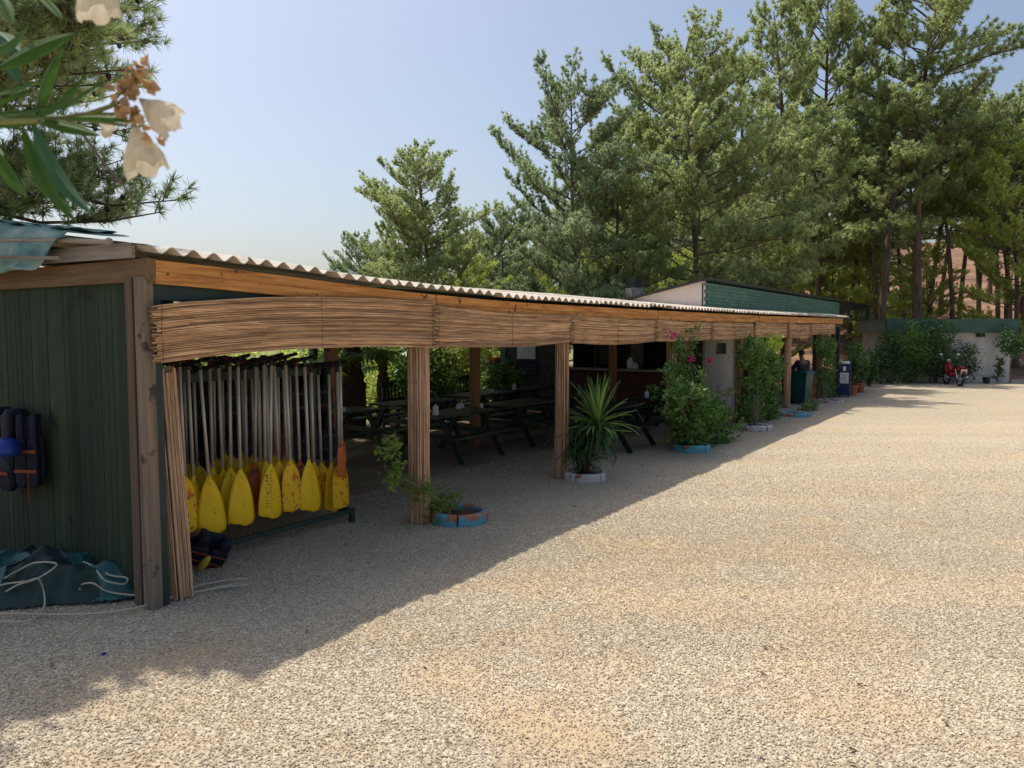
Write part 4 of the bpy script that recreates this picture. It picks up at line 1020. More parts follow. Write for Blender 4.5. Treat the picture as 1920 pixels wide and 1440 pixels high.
for k, (px, py, h, lb) in enumerate([(1183, 697, 0.3, 'white steel kettle on the bar counter right of the inner post'), (1192, 697, 0.16, 'white cup stack on the bar counter')]):
    t_ = W(px, 697, SK)[0]; mb = MB(); mb.lathe([(0, 0), (0.08, 0), (0.085, h * 0.6), (0.03, h), (0, h)], n=14)
    r_ = thing('kettle' if k == 0 else 'cup_stack', tuple(L(SK - 0.05, t_, h0 + 0.045)), TH, lb, 'kettle' if k == 0 else 'cups')
    obj('body', mb, M['whitep'], r_, smooth=True); mb = MB(); mb.tube([(0.08, 0, h * .2), (0.13, 0, h * .35), (0.07, 0, h * .6)], 0.008, 6); obj('handle', mb, M['whitep'], r_)
# serving counter left of the bar, with pans and a folded orange parasol
a, b = V(884, 712, 6.9), V(955, 712, 6.9)
sc_ = thing('serving_counter', tuple(L((a[0] + b[0]) / 2, 6.9)), TH, 'grey green masonry serving counter at the back of the shelter', 'counter')
mb = MB(); mb.box((0, 0, 0.6), (b[0] - a[0] + 1.6, 0.6, 1.2)); obj('base', mb, M['concrete'], sc_)
mb = MB(); mb.box((0, 0, 1.225), (b[0] - a[0] + 1.7, 0.7, 0.05)); obj('top', mb, M['stone'], sc_)
for px, r_w, lb, mt in ((893, 0.13, 'white bowl on the serving counter', 'whitep'), (907, 0.09, 'small white cup on the serving counter', 'whitep'), (925, 0.16, 'dark red pan on the serving counter', 'redcloth')):
    s_ = V(px, 705, 6.9)[0]; mb = MB(); mb.lathe([(0, 0), (r_w * .5, 0), (r_w, r_w * .8), (r_w * .93, r_w * .8), (r_w * .45, 0.02), (0, 0.02)], n=16)
    tag(obj('bowl' if mt == 'whitep' else 'pan', mb, M[mt], loc=tuple(L(s_, 6.75, 1.25)), smooth=True), lb, 'bowl' if mt == 'whitep' else 'pan')
p_ = AY(919, 705, 21.0)
pr = thing('parasol', (p_[0], p_[1], 0), 0, 'folded orange parasol standing outside behind the serving counter', 'parasol')
zt_ = AY(919, 672, 21.0)[2]; zb_ = AY(919, 705, 21.0)[2]
mb = MB(); mb.tube([(0, 0, 0), (0, 0, zt_ + 0.15)], 0.02, 8); obj('pole', mb, M['greywood'], pr)
mb = MB(); mb.lathe([(0.02, zt_ + 0.1), (0.07, zt_ - 0.05), (0.13, zt_ - 0.35), (0.11, zb_), (0.03, zb_ - 0.02)], n=9); obj('canopy', mb, M['umbr'], pr)
mb = MB(); mb.lathe([(0.22, 0), (0.22, 0.06), (0.03, 0.09)], n=16); obj('base', mb, M['concrete'], pr)
q_ = V(946, 700, 5.6)
mb = MB(); mb.box((0, 0, 1.4), (0.13, 0.13, 2.8)); obj('green_post', mb, M['greenroof'], shelter, loc=(q_[0], 5.6, 0))

# ------------------------------------------------------------------ far end of the shelter: counter, bin, barrel, water heater cabinet, person
s1 = V(1398, 690, 1.9)[0]; s2 = V(1530, 690, 1.9)[0]
ct = thing('wooden_counter', tuple(L(16.2, 2.2)), TH, 'orange brown wooden bar counter behind the green wheelie bin', 'counter')
mb = MB(); mb.box((0, 0, 1.0), (7.2, 0.55, 0.06)); obj('counter_top', mb, M['woodtop'], ct, bevel=0.005)
mb = MB()
for k in range(48): mb.box((-3.5 + 0.149 * k, -0.12, 0.485), (0.14, 0.03, 0.96))
obj('front_panel', mb, M['woodtop'], ct)
g = G(1500, 757)
bn = thing('wheelie_bin', (g[0], g[1], 0), TH - 0.2, 'dark green wheelie bin standing behind the low blue planter', 'bin')
def frus(a, b, z0, z1):
    v = [(sx * w / 2, sy * d / 2, z) for (w, d), z in ((a, z0), (b, z1)) for sx, sy in ((-1,-1),(1,-1),(1,1),(-1,1))]
    return v, [(0,3,2,1),(4,5,6,7),(0,1,5,4),(1,2,6,5),(2,3,7,6),(3,0,4,7)]
mb = MB(); mb.add(*frus((0.40, 0.44), (0.50, 0.58), 0.04, 0.88), 0.5); obj('body', mb, M['bin'], bn, bevel=0.02)
mb = MB(); mb.add(*frus((0.54, 0.64), (0.50, 0.56), 0.885, 0.97), 0.5); obj('lid', mb, M['bin'], bn, bevel=0.02)
mb = MB(); mb.tube([(-0.2, 0.34, 0.9), (0.2, 0.34, 0.9)], 0.014, 8); obj('handle', mb, M['bin'], bn)
for sg in (-1, 1): mb = MB(); mb.tube([(sg * 0.2, 0.22, 0.09), (sg * 0.25, 0.22, 0.09)], 0.09, 16); obj('wheel', mb, M['black'], bn)
g = G(1520, 748)
br = thing('barrel', (g[0], g[1] + 0.3, 0), 0, 'orange brown wooden barrel right of the green wheelie bin', 'barrel')
mb = MB(); mb.lathe([(0, 0.0), (0.24, 0.0), (0.29, 0.25), (0.30, 0.42), (0.29, 0.6), (0.24, 0.85), (0, 0.85)], n=20); obj('staves', mb, M['woodtop'], br, smooth=False)
for z, r1 in ((0.12, 0.272), (0.42, 0.306), (0.73, 0.270)): mb = MB(); mb.lathe([(r1, z - 0.02), (r1 + 0.004, z), (r1, z + 0.02)], n=20); obj('hoop', mb, M['metal_d'], br)
g = G(1582, 744)
cb = thing('blue_cabinet', (g[0], g[1], 0), TH - 1.45, 'navy blue upright cabinet with white labels at the far end of the shelter', 'cabinet')
zt_ = AY(1582, 682, g[1])[2]
mb = MB(); mb.box((0, 0, zt_ / 2 + 0.03), (0.36, 0.34, zt_ - 0.06)); obj('body', mb, mk('navy_paint', [(0.008,0.01,0.08),(0.012,0.018,0.12)], (3,3,3), 0.35), cb, bevel=0.012)
for z, h, w_ in ((0.62, 0.34, 0.26), (0.92, 0.14, 0.09)):
    mb = MB(); mb.box((0.01, -0.174, z), (w_, 0.004, h)); obj('label', mb, M['whitep'], cb)
mb = MB()
for k in range(5): mb.box((0.01, -0.178, 0.74 - 0.055 * k), (0.19 - 0.03 * (k % 2), 0.002, 0.014))
obj('print', mb, M['greycloth'], cb)
mb = MB(); mb.lathe([(0.0, zt_), (0.15, zt_), (0.16, zt_ + 0.05), (0.15, zt_ + 0.08), (0, zt_ + 0.08)], n=18); obj('top', mb, M['whitep'], cb, smooth=False)
for sx in (-1, 1):
    mb = MB(); mb.box((sx * 0.14, 0, 0.02), (0.05, 0.28, 0.05)); obj('foot', mb, M['black'], cb)

def skin_body(name, joints, edges, mat, parent, sub=2):
    me = bpy.data.meshes.new(name); me.from_pydata([j[0] for j in joints], edges, []); me.materials.append(mat)
    o = bpy.data.objects.new(name, me); COL.objects.link(o); o.parent = parent
    m = o.modifiers.new('skin', 'SKIN')
    for i, j in enumerate(joints):
        r_ = j[1]; me.skin_vertices[0].data[i].radius = (r_, r_) if np.isscalar(r_) else r_
    me.skin_vertices[0].data[0].use_root = True
    m.use_smooth_shade = True
    o.modifiers.new('sub', 'SUBSURF').levels = sub; o.modifiers['sub'].render_levels = sub
    return o
pp = AY(1508, 700, 22.6)
per = thing('person', (pp[0], pp[1], 0), R(200), 'dark haired person in dark clothes leaning on the wooden counter behind the wheelie bin', 'person')
J = [((0, 0, 0.72), (0.15, 0.11)), ((0, -0.03, 0.92), (0.14, 0.10)), ((0, -0.08, 1.13), (0.16, 0.11)), ((0, -0.10, 1.25), (0.07, 0.07)), ((0, -0.13, 1.33), 0.055), ((0, -0.15, 1.42), (0.075, 0.09)), ((0, -0.155, 1.51), (0.06, 0.07)),
     ((0.19, -0.09, 1.21), 0.055), ((0.25, -0.22, 0.98), 0.042), ((0.12, -0.40, 1.05), 0.032), ((-0.19, -0.09, 1.21), 0.055), ((-0.25, -0.22, 0.98), 0.042), ((-0.12, -0.40, 1.05), 0.032),
     ((0.10, -0.05, 0.66), 0.085), ((0.12, -0.45, 0.62), 0.065), ((0.12, -0.42, 0.18), 0.045), ((-0.10, -0.05, 0.66), 0.085), ((-0.12, -0.45, 0.62), 0.065), ((-0.12, -0.42, 0.18), 0.045),
     ((0.12, -0.55, 0.13), 0.035), ((-0.12, -0.55, 0.13), 0.035)]
E_ = [(0,1),(1,2),(2,3),(3,4),(4,5),(5,6),(2,7),(7,8),(8,9),(2,10),(10,11),(11,12),(0,13),(13,14),(14,15),(15,19),(0,16),(16,17),(17,18),(18,20)]
skin_body('body', J, E_, M['skin'], per)
cl = [(J[i][0], tuple(np.array(J[i][1] if not np.isscalar(J[i][1]) else (J[i][1],) * 2) * 1.35)) for i in range(len(J))]
skin_body('shirt', [cl[i] for i in (0, 1, 2, 7, 8, 10, 11)], [(0,1),(1,2),(2,3),(3,4),(2,5),(5,6)], M['navy'], per)
skin_body('trousers', [((0, 0, 0.70), (0.16, 0.12)), cl[13], cl[14], (J[15][0], 0.055), cl[16], cl[17], (J[18][0], 0.055)], [(0,1),(1,2),(2,3),(0,4),(4,5),(5,6)], M['black'], per)
mb = MB(); mb.sphere((0, -0.125, 1.485), (0.088, 0.098, 0.092), 14); obj('hair', mb, M['black'], per, smooth=True)
mb = MB(); mb.sphere((0, -0.245, 1.435), (0.014, 0.02, 0.018), 8); mb.sphere((0.085, -0.14, 1.44), (0.012, 0.02, 0.03), 8); mb.sphere((-0.085, -0.14, 1.44), (0.012, 0.02, 0.03), 8); obj('nose_and_ears', mb, M['skin'], per, smooth=True)
stl = thing('bar_stool', (pp[0], pp[1], 0), R(200), 'wooden bar stool under the seated person', 'stool')
mb = MB(); mb.lathe([(0, 0.56), (0.17, 0.56), (0.18, 0.585), (0.17, 0.61), (0, 0.61)], n=18); obj('seat', mb, M['woodtop'], stl)
for sx in (-1, 1):
    for sy in (-1, 1): mb = MB(); mb.beam((sx * 0.11, sy * 0.11, 0.56), (sx * 0.18, sy * 0.18, 0), 0.035, 0.035); obj('leg', mb, M['woodtop'], stl)

# ------------------------------------------------------------------ planters of kerb blocks
def planter(px, py, r_, mats, lb, h=0.13, nblk=5, rot=0.0, gap=()):
    g = G(px, py); c = (g[0], g[1] + r_, 0)
    root = thing('planter_ring', c, rot, lb, 'planter', 'ring planters of painted kerb blocks')
    for i in range(nblk):
        if i in gap: continue
        a0 = 2 * math.pi * i / nblk + 0.03; a1 = 2 * math.pi * (i + 1) / nblk - 0.03
        mb = MB(); v = []; f = []; m_ = 7
        jz = random.uniform(-0.012, 0.012)
        for k in range(m_):
            a = a0 + (a1 - a0) * k / (m_ - 1)
            for rr_, z in ((r_ - 0.075, 0), (r_, 0), (r_ + 0.004, h * 0.8), (r_ - 0.015, h + jz), (r_ - 0.06, h + jz), (r_ - 0.075, h * 0.85)):
                v.append((rr_ * math.cos(a), rr_ * math.sin(a), z))
        for k in range(m_ - 1):
            for q in range(6): f.append((k*6+q, k*6+(q+1) % 6, (k+1)*6+(q+1) % 6, (k+1)*6+q))
        f += [tuple(range(6))[::-1], tuple((m_ - 1) * 6 + q for q in range(6))]
        mb.add(v, f, 0.5); obj('block', mb, M[mats[i % len(mats)]], root, bevel=0.004)
    mb = MB(); v = [(0, 0, h * 0.75)]; 
    for k in range(20): v.append(((r_ - 0.07) * math.cos(k * math.pi / 10), (r_ - 0.07) * math.sin(k * math.pi / 10), h * 0.6))
    mb.add(v, [(0, k + 1, (k + 1) % 20 + 1) for k in range(20)], 0.5); obj('soil', mb, M['soil'], root)
    return c
pl1 = planter(858, 990, 0.32, ['planter_br'], 'blue and brick red planter ring beside the reed wrapped post', 0.13, 5, R(-162))
pl2 = planter(1100, 906, 0.30, ['planter_w'], 'white and pinkish planter ring round the yucca', 0.12, 5, R(-120))
pl3 = planter(1305, 850, 0.32, ['planter_b'], 'light blue planter ring under the big flowering bush', 0.12, 5, R(-128))
pl4 = planter(1426, 810, 0.34, ['planter_w'], 'white planter ring under the tall leafy vine', 0.12, 6, R(-125))
pl5 = planter(1502, 783, 0.36, ['planter_b', 'planter_b', 'planter_w'], 'low blue planter ring with one small bush in front of the wheelie bin', 0.10, 6, R(-120))
pl6 = planter(1566, 756, 0.36, ['planter_w'], 'flat whitish planter ring at the last front post', 0.08, 6, R(-120))

# ------------------------------------------------------------------ leaf plants
def leaves(mb, C_, n, spread, size, rng, droop=0.0, aspect=0.45, up=0.3, tint=None):
    """C_ (m,3) clump centres; n leaves per clump; diamond leaves with a bent midrib"""
    C_ = np.asarray(C_, float).reshape(-1, 3)
    c = np.repeat(C_, n, 0); m_ = len(c)
    c = c + rng.normal(0, 1, (m_, 3)) * spread
    d = rng.normal(0, 1, (m_, 3)); d[:, 2] = d[:, 2] * 0.7 + up - droop; d /= np.linalg.norm(d, axis=1)[:, None]
    q = np.cross(d, rng.normal(0, 1, (m_, 3))); q /= np.linalg.norm(q, axis=1)[:, None] + 1e-9
    nrm = np.cross(d, q)
    s_ = size * rng.uniform(0.6, 1.25, m_)[:, None]
    v = np.stack([c, c + d * s_ * 0.45 + q * s_ * aspect * 0.5 + nrm * s_ * 0.06, c + d * s_ - nrm * s_ * 0.1, c + d * s_ * 0.45 - q * s_ * aspect * 0.5 + nrm * s_ * 0.06], 1).reshape(-1, 3)
    b = np.arange(m_)[:, None] * 4
    base = np.repeat(rng.random(len(C_)), n) * 0.6 + rng.random(m_) * 0.4 if tint is None else np.full(m_, tint)
    mb.addnp(v, b + np.array([[0, 1, 2, 3]]), base)
    return mb
def stems(mb, root, C_, rng, r0=0.008, k=1):
    for c in C_[::k]:
        c = np.array(c); a = np.array(root); mid = (a + c) / 2 + rng.normal(0, 0.06, 3)
        mid[2] = a[2] + (c[2] - a[2]) * 0.6
        mb.tube([a, mid, c], [r0, r0 * 0.7, r0 * 0.35], 5, cap=False)
    return mb
def plantthing(name, base, C_, n, spread, size, mat, lb, cat, group=None, sr=0.008, seed=1, aspect=0.45, droop=0.0, k=2):
    rng = np.random.default_rng(seed); base = np.array(base, float)
    r_ = thing(name, tuple(base), 0, lb, cat, group); C_ = np.array(C_, float) - base
    obj('stems', stems(MB(), (0, 0, 0.02), C_, rng, sr, k), M['twig'], r_)
    obj('foliage', leaves(MB(), C_, n, spread, size, rng, droop, aspect), M[mat], r_)
    return r_
def px_clumps(lst, t_):                       # (px, py) list -> points near the plane t = t_
    out = []
    for x, y in lst:
        s_, z_ = V(x, y, t_); out.append(L(s_, t_ + random.uniform(-0.1, 0.1), z_))
    return out
# trailing vine at the reed wrapped post
rt = np.array([pl1[0] - 0.1, pl1[1], 0.1])
vn = thing('trailing_vine', tuple(rt), 0, 'leggy light green vine reaching out left across the reed wrapped post', 'vine')
path = px_clumps([(826, 955), (806, 935), (788, 922), (765, 905), (741, 890), (728, 872), (719, 855), (724, 842)], -0.16)
mb = MB(); P = catmull(np.array(path) - rt); mb.tube(P, np.linspace(0.009, 0.005, len(P)), 6); 
P2 = catmull(np.array(px_clumps([(741, 882), (735, 868), (733, 850)], -0.16)) - rt); mb.tube(P2, 0.004, 5); obj('stems', mb, M['oleastem'], vn)
rg = np.random.default_rng(3); mb = MB()
for (x, y), n_, sp in (((724, 840), 46, 0.055), ((710, 848), 14, .03), ((740, 838), 14, .03), ((741, 879), 34, 0.045), ((742, 902), 34, 0.045), ((785, 925), 50, 0.06), ((775, 912), 20, .04), ((822, 948), 60, 0.07), ((840, 942), 60, 0.07), ((812, 958), 40, .06), ((800, 915), 14, .03)):
    leaves(mb, np.array(px_clumps([(x, y)], -0.17)) - rt, int(n_ * 1.7), sp * 1.1, 0.08, rg, aspect=0.38)
obj('foliage', mb, mk('young_vine_leaves', [(0.16,0.25,0.04),(0.26,0.36,0.07)], (5,5,5), 0.5, tint=0.3, transl=0.4), vn)
# flowering bush, third front post
rng = np.random.default_rng(11)
def blob_clumps(ell, n):
    out = []
    for (x, y, rx, ry), w_ in ell:
        for _ in range(int(n * w_)):
            a = rng.uniform(0, 2 * math.pi); rr_ = math.sqrt(rng.uniform(0.05, 1))
            out.append((x + rx * rr_ * math.cos(a), y + ry * rr_ * math.sin(a)))
    return out
C1 = px_clumps(blob_clumps([((1310, 797, 44, 36), 1), ((1295, 760, 38, 32), .5), ((1326, 778, 34, 26), .4), ((1275, 725, 22, 40), .3)], 70), -0.55)
C1 = [c + np.array([rng.normal(0, .12), rng.normal(0, .2), 0]) for c in C1]
bs = plantthing('flowering_bush', (pl3[0], pl3[1], 0.08), C1, 42, 0.065, 0.095, 'leaf_g', 'big green bush with pink blossoms climbing the third front post', 'bush', sr=0.012, seed=5, aspect=0.62)
C2 = px_clumps(blob_clumps([((1277, 670, 12, 45), 1), ((1290, 640, 12, 25), .5), ((1285, 700, 10, 22), .4), ((1303, 622, 6, 14), .2)], 22), -0.22)
rg = np.random.default_rng(6); obj('climbing_shoots', leaves(MB(), np.array(C2) - np.array(bs.location), 26, 0.045, 0.06, rg, aspect=0.5), M['leaf_g'], bs)
mb = MB(); mb.tube(np.array(px_clumps([(1285, 830), (1278, 760), (1270, 700), (1283, 660), (1290, 630)], -0.2)) - np.array(bs.location), [0.014, 0.012, 0.01, 0.007, 0.005], 6); obj('stem', mb, M['twig'], bs)
for x, y in ((1258, 630), (1296, 648), (1289, 673), (1339, 677), (1276, 716), (1283, 724)):
    fl = MB(); rg = np.random.default_rng(x); leaves(fl, np.array(px_clumps([(x, y)], -0.3)) - np.array(bs.location), 34, 0.032, 0.05, rg, aspect=0.8)
    obj('flower_cluster', fl, M['pink'], bs)
rg = np.random.default_rng(8); obj('young_shoots', leaves(MB(), np.array(px_clumps([(1375, 783), (1382, 795), (1365, 792), (1372, 800), (1380, 775), (1352, 735), (1365, 740), (1376, 733), (1335, 745)], -0.8)) - np.array(bs.location), 26, 0.05, 0.08, rg, aspect=0.6), mk('pale_leaves', [(0.14,0.17,0.05),(0.22,0.25,0.09)], (3,3,3), 0.5, tint=0.25, transl=0.3), bs)
# vine on the fourth post
C3 = px_clumps(blob_clumps([((1422, 785, 34, 18), 1.0), ((1425, 760, 32, 30), 1.0), ((1428, 725, 28, 35), .8), ((1430, 690, 22, 28), .6), ((1414, 665, 16, 24), .5), ((1445, 690, 14, 40), .4), ((1402, 680, 10, 40), .3)], 45), -0.35)
C3 = [c + np.array([rng.normal(0, .04), rng.normal(0, .12), 0]) for c in C3]
v4 = plantthing('climbing_vine', (pl4[0], pl4[1], 0.06), C3, 34, 0.065, 0.105, 'leaf_g', 'tall leafy vine climbing beside the fourth front post, lime green at its top', 'vine', sr=0.007, seed=9, aspect=0.6, k=12)
rg = np.random.default_rng(10); obj('sunlit_shoots', leaves(MB(), np.array(px_clumps([(1444, 640), (1452, 636), (1449, 648), (1458, 645), (1440, 650), (1455, 655)], -0.35)) - np.array(v4.location), 26, 0.06, 0.12, rg, aspect=0.6), M['leaf_lime'], v4)  # sun shining through the vine top, put into the leaf colour
C5 = px_clumps(blob_clumps([((1519, 766, 15, 13), 1)], 22), -0.8)
plantthing('small_bush', (pl5[0] + 0.2, pl5[1], 0.05), C5, 30, 0.05, 0.08, 'leaf_g', 'small low green bush growing in the low blue planter ring', 'bush', seed=12, aspect=0.5)
C6 = px_clumps(blob_clumps([((1552, 690, 12, 45), 1), ((1560, 735, 14, 12), .5), ((1548, 650, 12, 16), .4)], 50), -0.3)
plantthing('climbing_vine', (pl6[0] - 0.2, pl6[1], 0.05), C6, 26, 0.08, 0.11, 'leaf_g', 'narrow vine climbing the last reed wrapped post beside the blue cabinet', 'vine', seed=13, aspect=0.5, k=10)
# terracotta pots at the far end
for (x, y, hgt, lb, w_) in ((1597, 741, 1.25, 'tall green plant in a terracotta pot right of the blue cabinet', 1.0), (1612, 736, 0.9, 'shorter dark plant in a terracotta pot behind the tall potted plant', 0.85)):
    g = G(x, y); r_ = thing('potted_plant', (g[0], g[1], 0), 0, lb, 'potted plant', 'potted plants at the far end of the shelter')
    mb = MB(); mb.lathe([(0, 0.01), (0.14 * w_, 0), (0.19 * w_, 0.28), (0.21 * w_, 0.28), (0.21 * w_, 0.34), (0.18 * w_, 0.34), (0.17 * w_, 0.28), (0, 0.27)], n=20); obj('pot', mb, M['terracotta'], r_, smooth=False)
    rg = np.random.default_rng(x); C_ = np.stack([rg.normal(0, .16, 22), rg.normal(0, .16, 22), rg.uniform(0.45, 0.35 + hgt, 22)], 1)
    obj('stems', stems(MB(), (0, 0, 0.27), C_, rg, 0.008), M['twig'], r_); obj('foliage', leaves(MB(), C_, 34, 0.08, 0.12, rg, aspect=0.5), M['leaf_d'], r_)
# yucca
yc = thing('yucca', pl2, 0, 'tall yucca with upright bright blades and drooping lower leaves at the second post', 'yucca')
def sword(mb, base, az, el, ln_, w_, bend, rng):
    k = 8; p = np.array(base, float); pts = [p.copy()]; e = el
    for i in range(k):
        e = e - bend / k * (0.4 + 1.2 * i / k); p = p + np.array([math.cos(az) * math.cos(e), math.sin(az) * math.cos(e), math.sin(e)]) * ln_ / k; pts.append(p.copy())
    pts = np.array(pts); side = np.array([-math.sin(az), math.cos(az), 0])
    ws = w_ * np.array([0.5, 0.75, 0.95, 1, 0.95, 0.85, 0.65, 0.4, 0.03])
    v = np.concatenate([pts + side * ws[:, None] / 2 + [0, 0, .006], pts + [0, 0, -0.004], pts - side * ws[:, None] / 2 + [0, 0, .006]])
    a = np.arange(k); F = np.concatenate([np.stack([a, a + 1, a + 10, a + 9], 1), np.stack([a + 9, a + 10, a + 19, a + 18], 1)])
    mb.addnp(v, F, rng.random())
rg = np.random.default_rng(21)
hx_, hy_, hz_ = AY(1120, 792, pl2[1]); hx_ -= pl2[0]
mb = MB(); mb.tube([(0.0, 0, 0.05), (0.03, 0, 0.3), (hx_ * .8, 0, 0.6), (hx_, 0, hz_)], [0.06, 0.055, 0.05, 0.035], 10); mb.tube([(0.0, 0.03, 0.05), (-0.12, 0.1, 0.35), (-0.1, 0.1, 0.58)], [0.05, 0.045, 0.035], 9); obj('trunk', mb, M['palmbark'], yc, smooth=True)
mb = MB()
for i in range(46): sword(mb, (hx_ + rg.normal(0, .012), rg.normal(0, .012), hz_ + rg.uniform(-0.05, 0.03)), rg.uniform(0, 6.28), R(rg.uniform(48, 89)), rg.uniform(0.5, 0.75), 0.042, R(rg.uniform(-5, 25)), rg)
for i in range(38): sword(mb, (hx_ + rg.normal(0, .015), rg.normal(0, .015), hz_ + rg.uniform(-0.12, 0.0)), rg.uniform(0, 6.28), R(rg.uniform(5, 45)), rg.uniform(0.5, 0.72), 0.042, R(rg.uniform(10, 55)), rg)
obj('upright_leaves', mb, M['yucca'], yc)
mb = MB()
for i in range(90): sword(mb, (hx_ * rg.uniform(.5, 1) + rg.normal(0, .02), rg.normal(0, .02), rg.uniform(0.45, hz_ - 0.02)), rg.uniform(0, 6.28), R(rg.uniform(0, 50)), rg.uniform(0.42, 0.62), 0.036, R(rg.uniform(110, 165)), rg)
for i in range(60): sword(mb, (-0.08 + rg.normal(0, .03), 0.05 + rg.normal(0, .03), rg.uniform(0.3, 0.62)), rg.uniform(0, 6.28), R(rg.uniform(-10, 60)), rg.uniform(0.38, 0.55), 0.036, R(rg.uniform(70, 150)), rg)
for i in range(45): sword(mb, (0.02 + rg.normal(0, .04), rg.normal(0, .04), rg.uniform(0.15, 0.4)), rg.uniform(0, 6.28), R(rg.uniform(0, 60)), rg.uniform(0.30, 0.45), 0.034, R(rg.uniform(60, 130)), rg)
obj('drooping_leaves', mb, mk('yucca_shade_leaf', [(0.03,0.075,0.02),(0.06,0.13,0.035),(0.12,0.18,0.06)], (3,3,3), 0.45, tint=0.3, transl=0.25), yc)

# ------------------------------------------------------------------ white hut, motorbike, sign, bucket
gL = G(1664, 716); gR = G(1890, 716); wl = gR[0] - gL[0]
hut = thing('white_hut', ((gL[0] + gR[0]) / 2, gL[1], 0), R(-3), 'low white hut with a flat green roof edge at the far right of the yard', 'hut')
zW = AY(1800, 624, gL[1])[2]; zR = AY(1800, 599, gL[1])[2]
mb = MB(); mb.box((0, 1.3, zW / 2 + 0.05), (wl, 2.6, zW + 0.1)); obj('wall', mb, M['white'], hut)
mb = MB(); mb.box((-0.05, -0.28, (zW + zR) / 2), (wl + 0.25, 0.05, zR - zW)); mb.box((-wl / 2 - 0.18, 1.2, (zW + zR) / 2), (0.05, 2.86, zR - zW)); obj('roof_edge', mb, M['greenroof'], hut)
mb = MB()
x = -wl / 2 - 0.2
while x < wl / 2 + 0.1: mb.box((x + 0.1, 1.2, zR - 0.02 + (0.03 if int(x * 5) % 2 else 0)), (0.2, 3.0, 0.03)); x += 0.2
obj('roof', mb, M['greenroof'], hut)
mb = MB(); mb.box((1.2, -0.12, zW - 0.1), (0.25, 0.22, 0.15)); obj('wall_lamp', mb, M['black'], hut)
g = G(1849, 719)
bk = thing('bucket', (g[0], g[1], 0), 0, 'small dark bucket standing against the white hut wall', 'bucket')
mb = MB(); mb.lathe([(0, 0.0), (0.11, 0), (0.15, 0.26), (0.14, 0.26), (0.10, 0.02), (0, 0.02)], n=16); obj('pail', mb, M['black'], bk)
mb = MB(); mb.tube([(-0.145, 0, 0.25), (-0.1, 0, 0.33), (0, 0, 0.36), (0.1, 0, 0.33), (0.145, 0, 0.25)], 0.006, 5); obj('handle', mb, M['metal_d'], bk)
g = G(1674, 716)
sg_ = thing('oval_sign', (g[0], g[1] - 0.2, 0), 0, 'pale oval sign on a thin post left of the white hut', 'sign')
mb = MB(); mb.tube([(0, 0, 0), (0, 0, 2.0)], 0.03, 8); obj('post', mb, M['greycloth'], sg_)
mb = MB(); m_ = 24; v = [(-0.18 + 0.19 * math.cos(k * 2 * math.pi / m_), y, 1.5 + 0.11 * math.sin(k * 2 * math.pi / m_)) for y in (-0.04, -0.06) for k in range(m_)]
mb.add(v, [tuple(range(m_))[::-1][::-1], tuple(range(m_, 2 * m_))] + [(k, (k + 1) % m_, m_ + (k + 1) % m_, m_ + k) for k in range(m_)], 0.5); obj('board', mb, M['whitep'], sg_)
mb = MB(); mb.box((-0.18, -0.064, 1.5), (0.22, 0.004, 0.05)); obj('lettering', mb, M['redcloth'], sg_)
# motorbike seen from behind
g = G(1787, 722)
mo = thing('motorbike', (g[0], g[1], 0), R(82), 'small red motorbike parked in front of the bushes by the white hut', 'motorbike', scale=1.0)
def wheel(x):
    w_ = MB(); ci = [(x + 0.27 * math.cos(a), 0, 0.28 + 0.27 * math.sin(a)) for a in np.linspace(0, 2 * math.pi, 25)]
    w_.tube(ci, 0.045, 8, cap=False); wo_ = obj('wheel', w_, M['black'], mo, smooth=True)
    rm = MB(); rm.tube([(x + 0.225 * math.cos(a), 0, 0.28 + 0.225 * math.sin(a)) for a in np.linspace(0, 2 * math.pi, 25)], 0.014, 6, cap=False)
    for a in range(10): rm.tube([(x, 0, 0.28), (x + 0.22 * math.cos(a * .628), 0, 0.28 + 0.22 * math.sin(a * .628))], 0.005, 4)
    rm.tube([(x, -0.06, 0.28), (x, 0.06, 0.28)], 0.035, 10); obj('rim', rm, M['chrome'], wo_)
wheel(-0.62); wheel(0.62)
mb = MB(); mb.tube([(-0.75, 0, 0.72), (-0.45, 0, 0.66), (-0.1, 0, 0.62), (0.15, 0, 0.50), (0.3, 0, 0.60), (0.48, 0, 0.88)], [0.05, 0.10, 0.11, 0.08, 0.09, 0.08], 10); mb.sphere((-0.05, 0, 0.42), (0.22, 0.13, 0.14), 12); obj('body', mb, M['redpaint'], mo, smooth=True)
mb = MB(); mb.sphere((0.46, 0, 0.62), (0.10, 0.20, 0.25), 12); obj('leg_shield', mb, M['redpaint'], mo, smooth=True)
mb = MB(); mb.sphere((-0.3, 0, 0.775), (0.36, 0.125, 0.06), 14); obj('seat', mb, M['black'], mo, smooth=True)
mb = MB(); mb.tube([(-0.95, 0, 0.50), (-0.85, 0, 0.60), (-0.6, 0, 0.61)], [0.07, 0.085, 0.06], 8); obj('rear_mudguard', mb, M['redpaint'], mo, smooth=True)
mb = MB(); mb.sphere((-0.8, 0, 0.73), (0.06, 0.09, 0.05), 10); obj('tail_light', mb, M['redcloth'], mo, smooth=True)
mb = MB(); mb.box((-0.93, 0, 0.58), (0.01, 0.22, 0.17), (0, R(-15), 0)); obj('number_plate', mb, M['whitep'], mo)
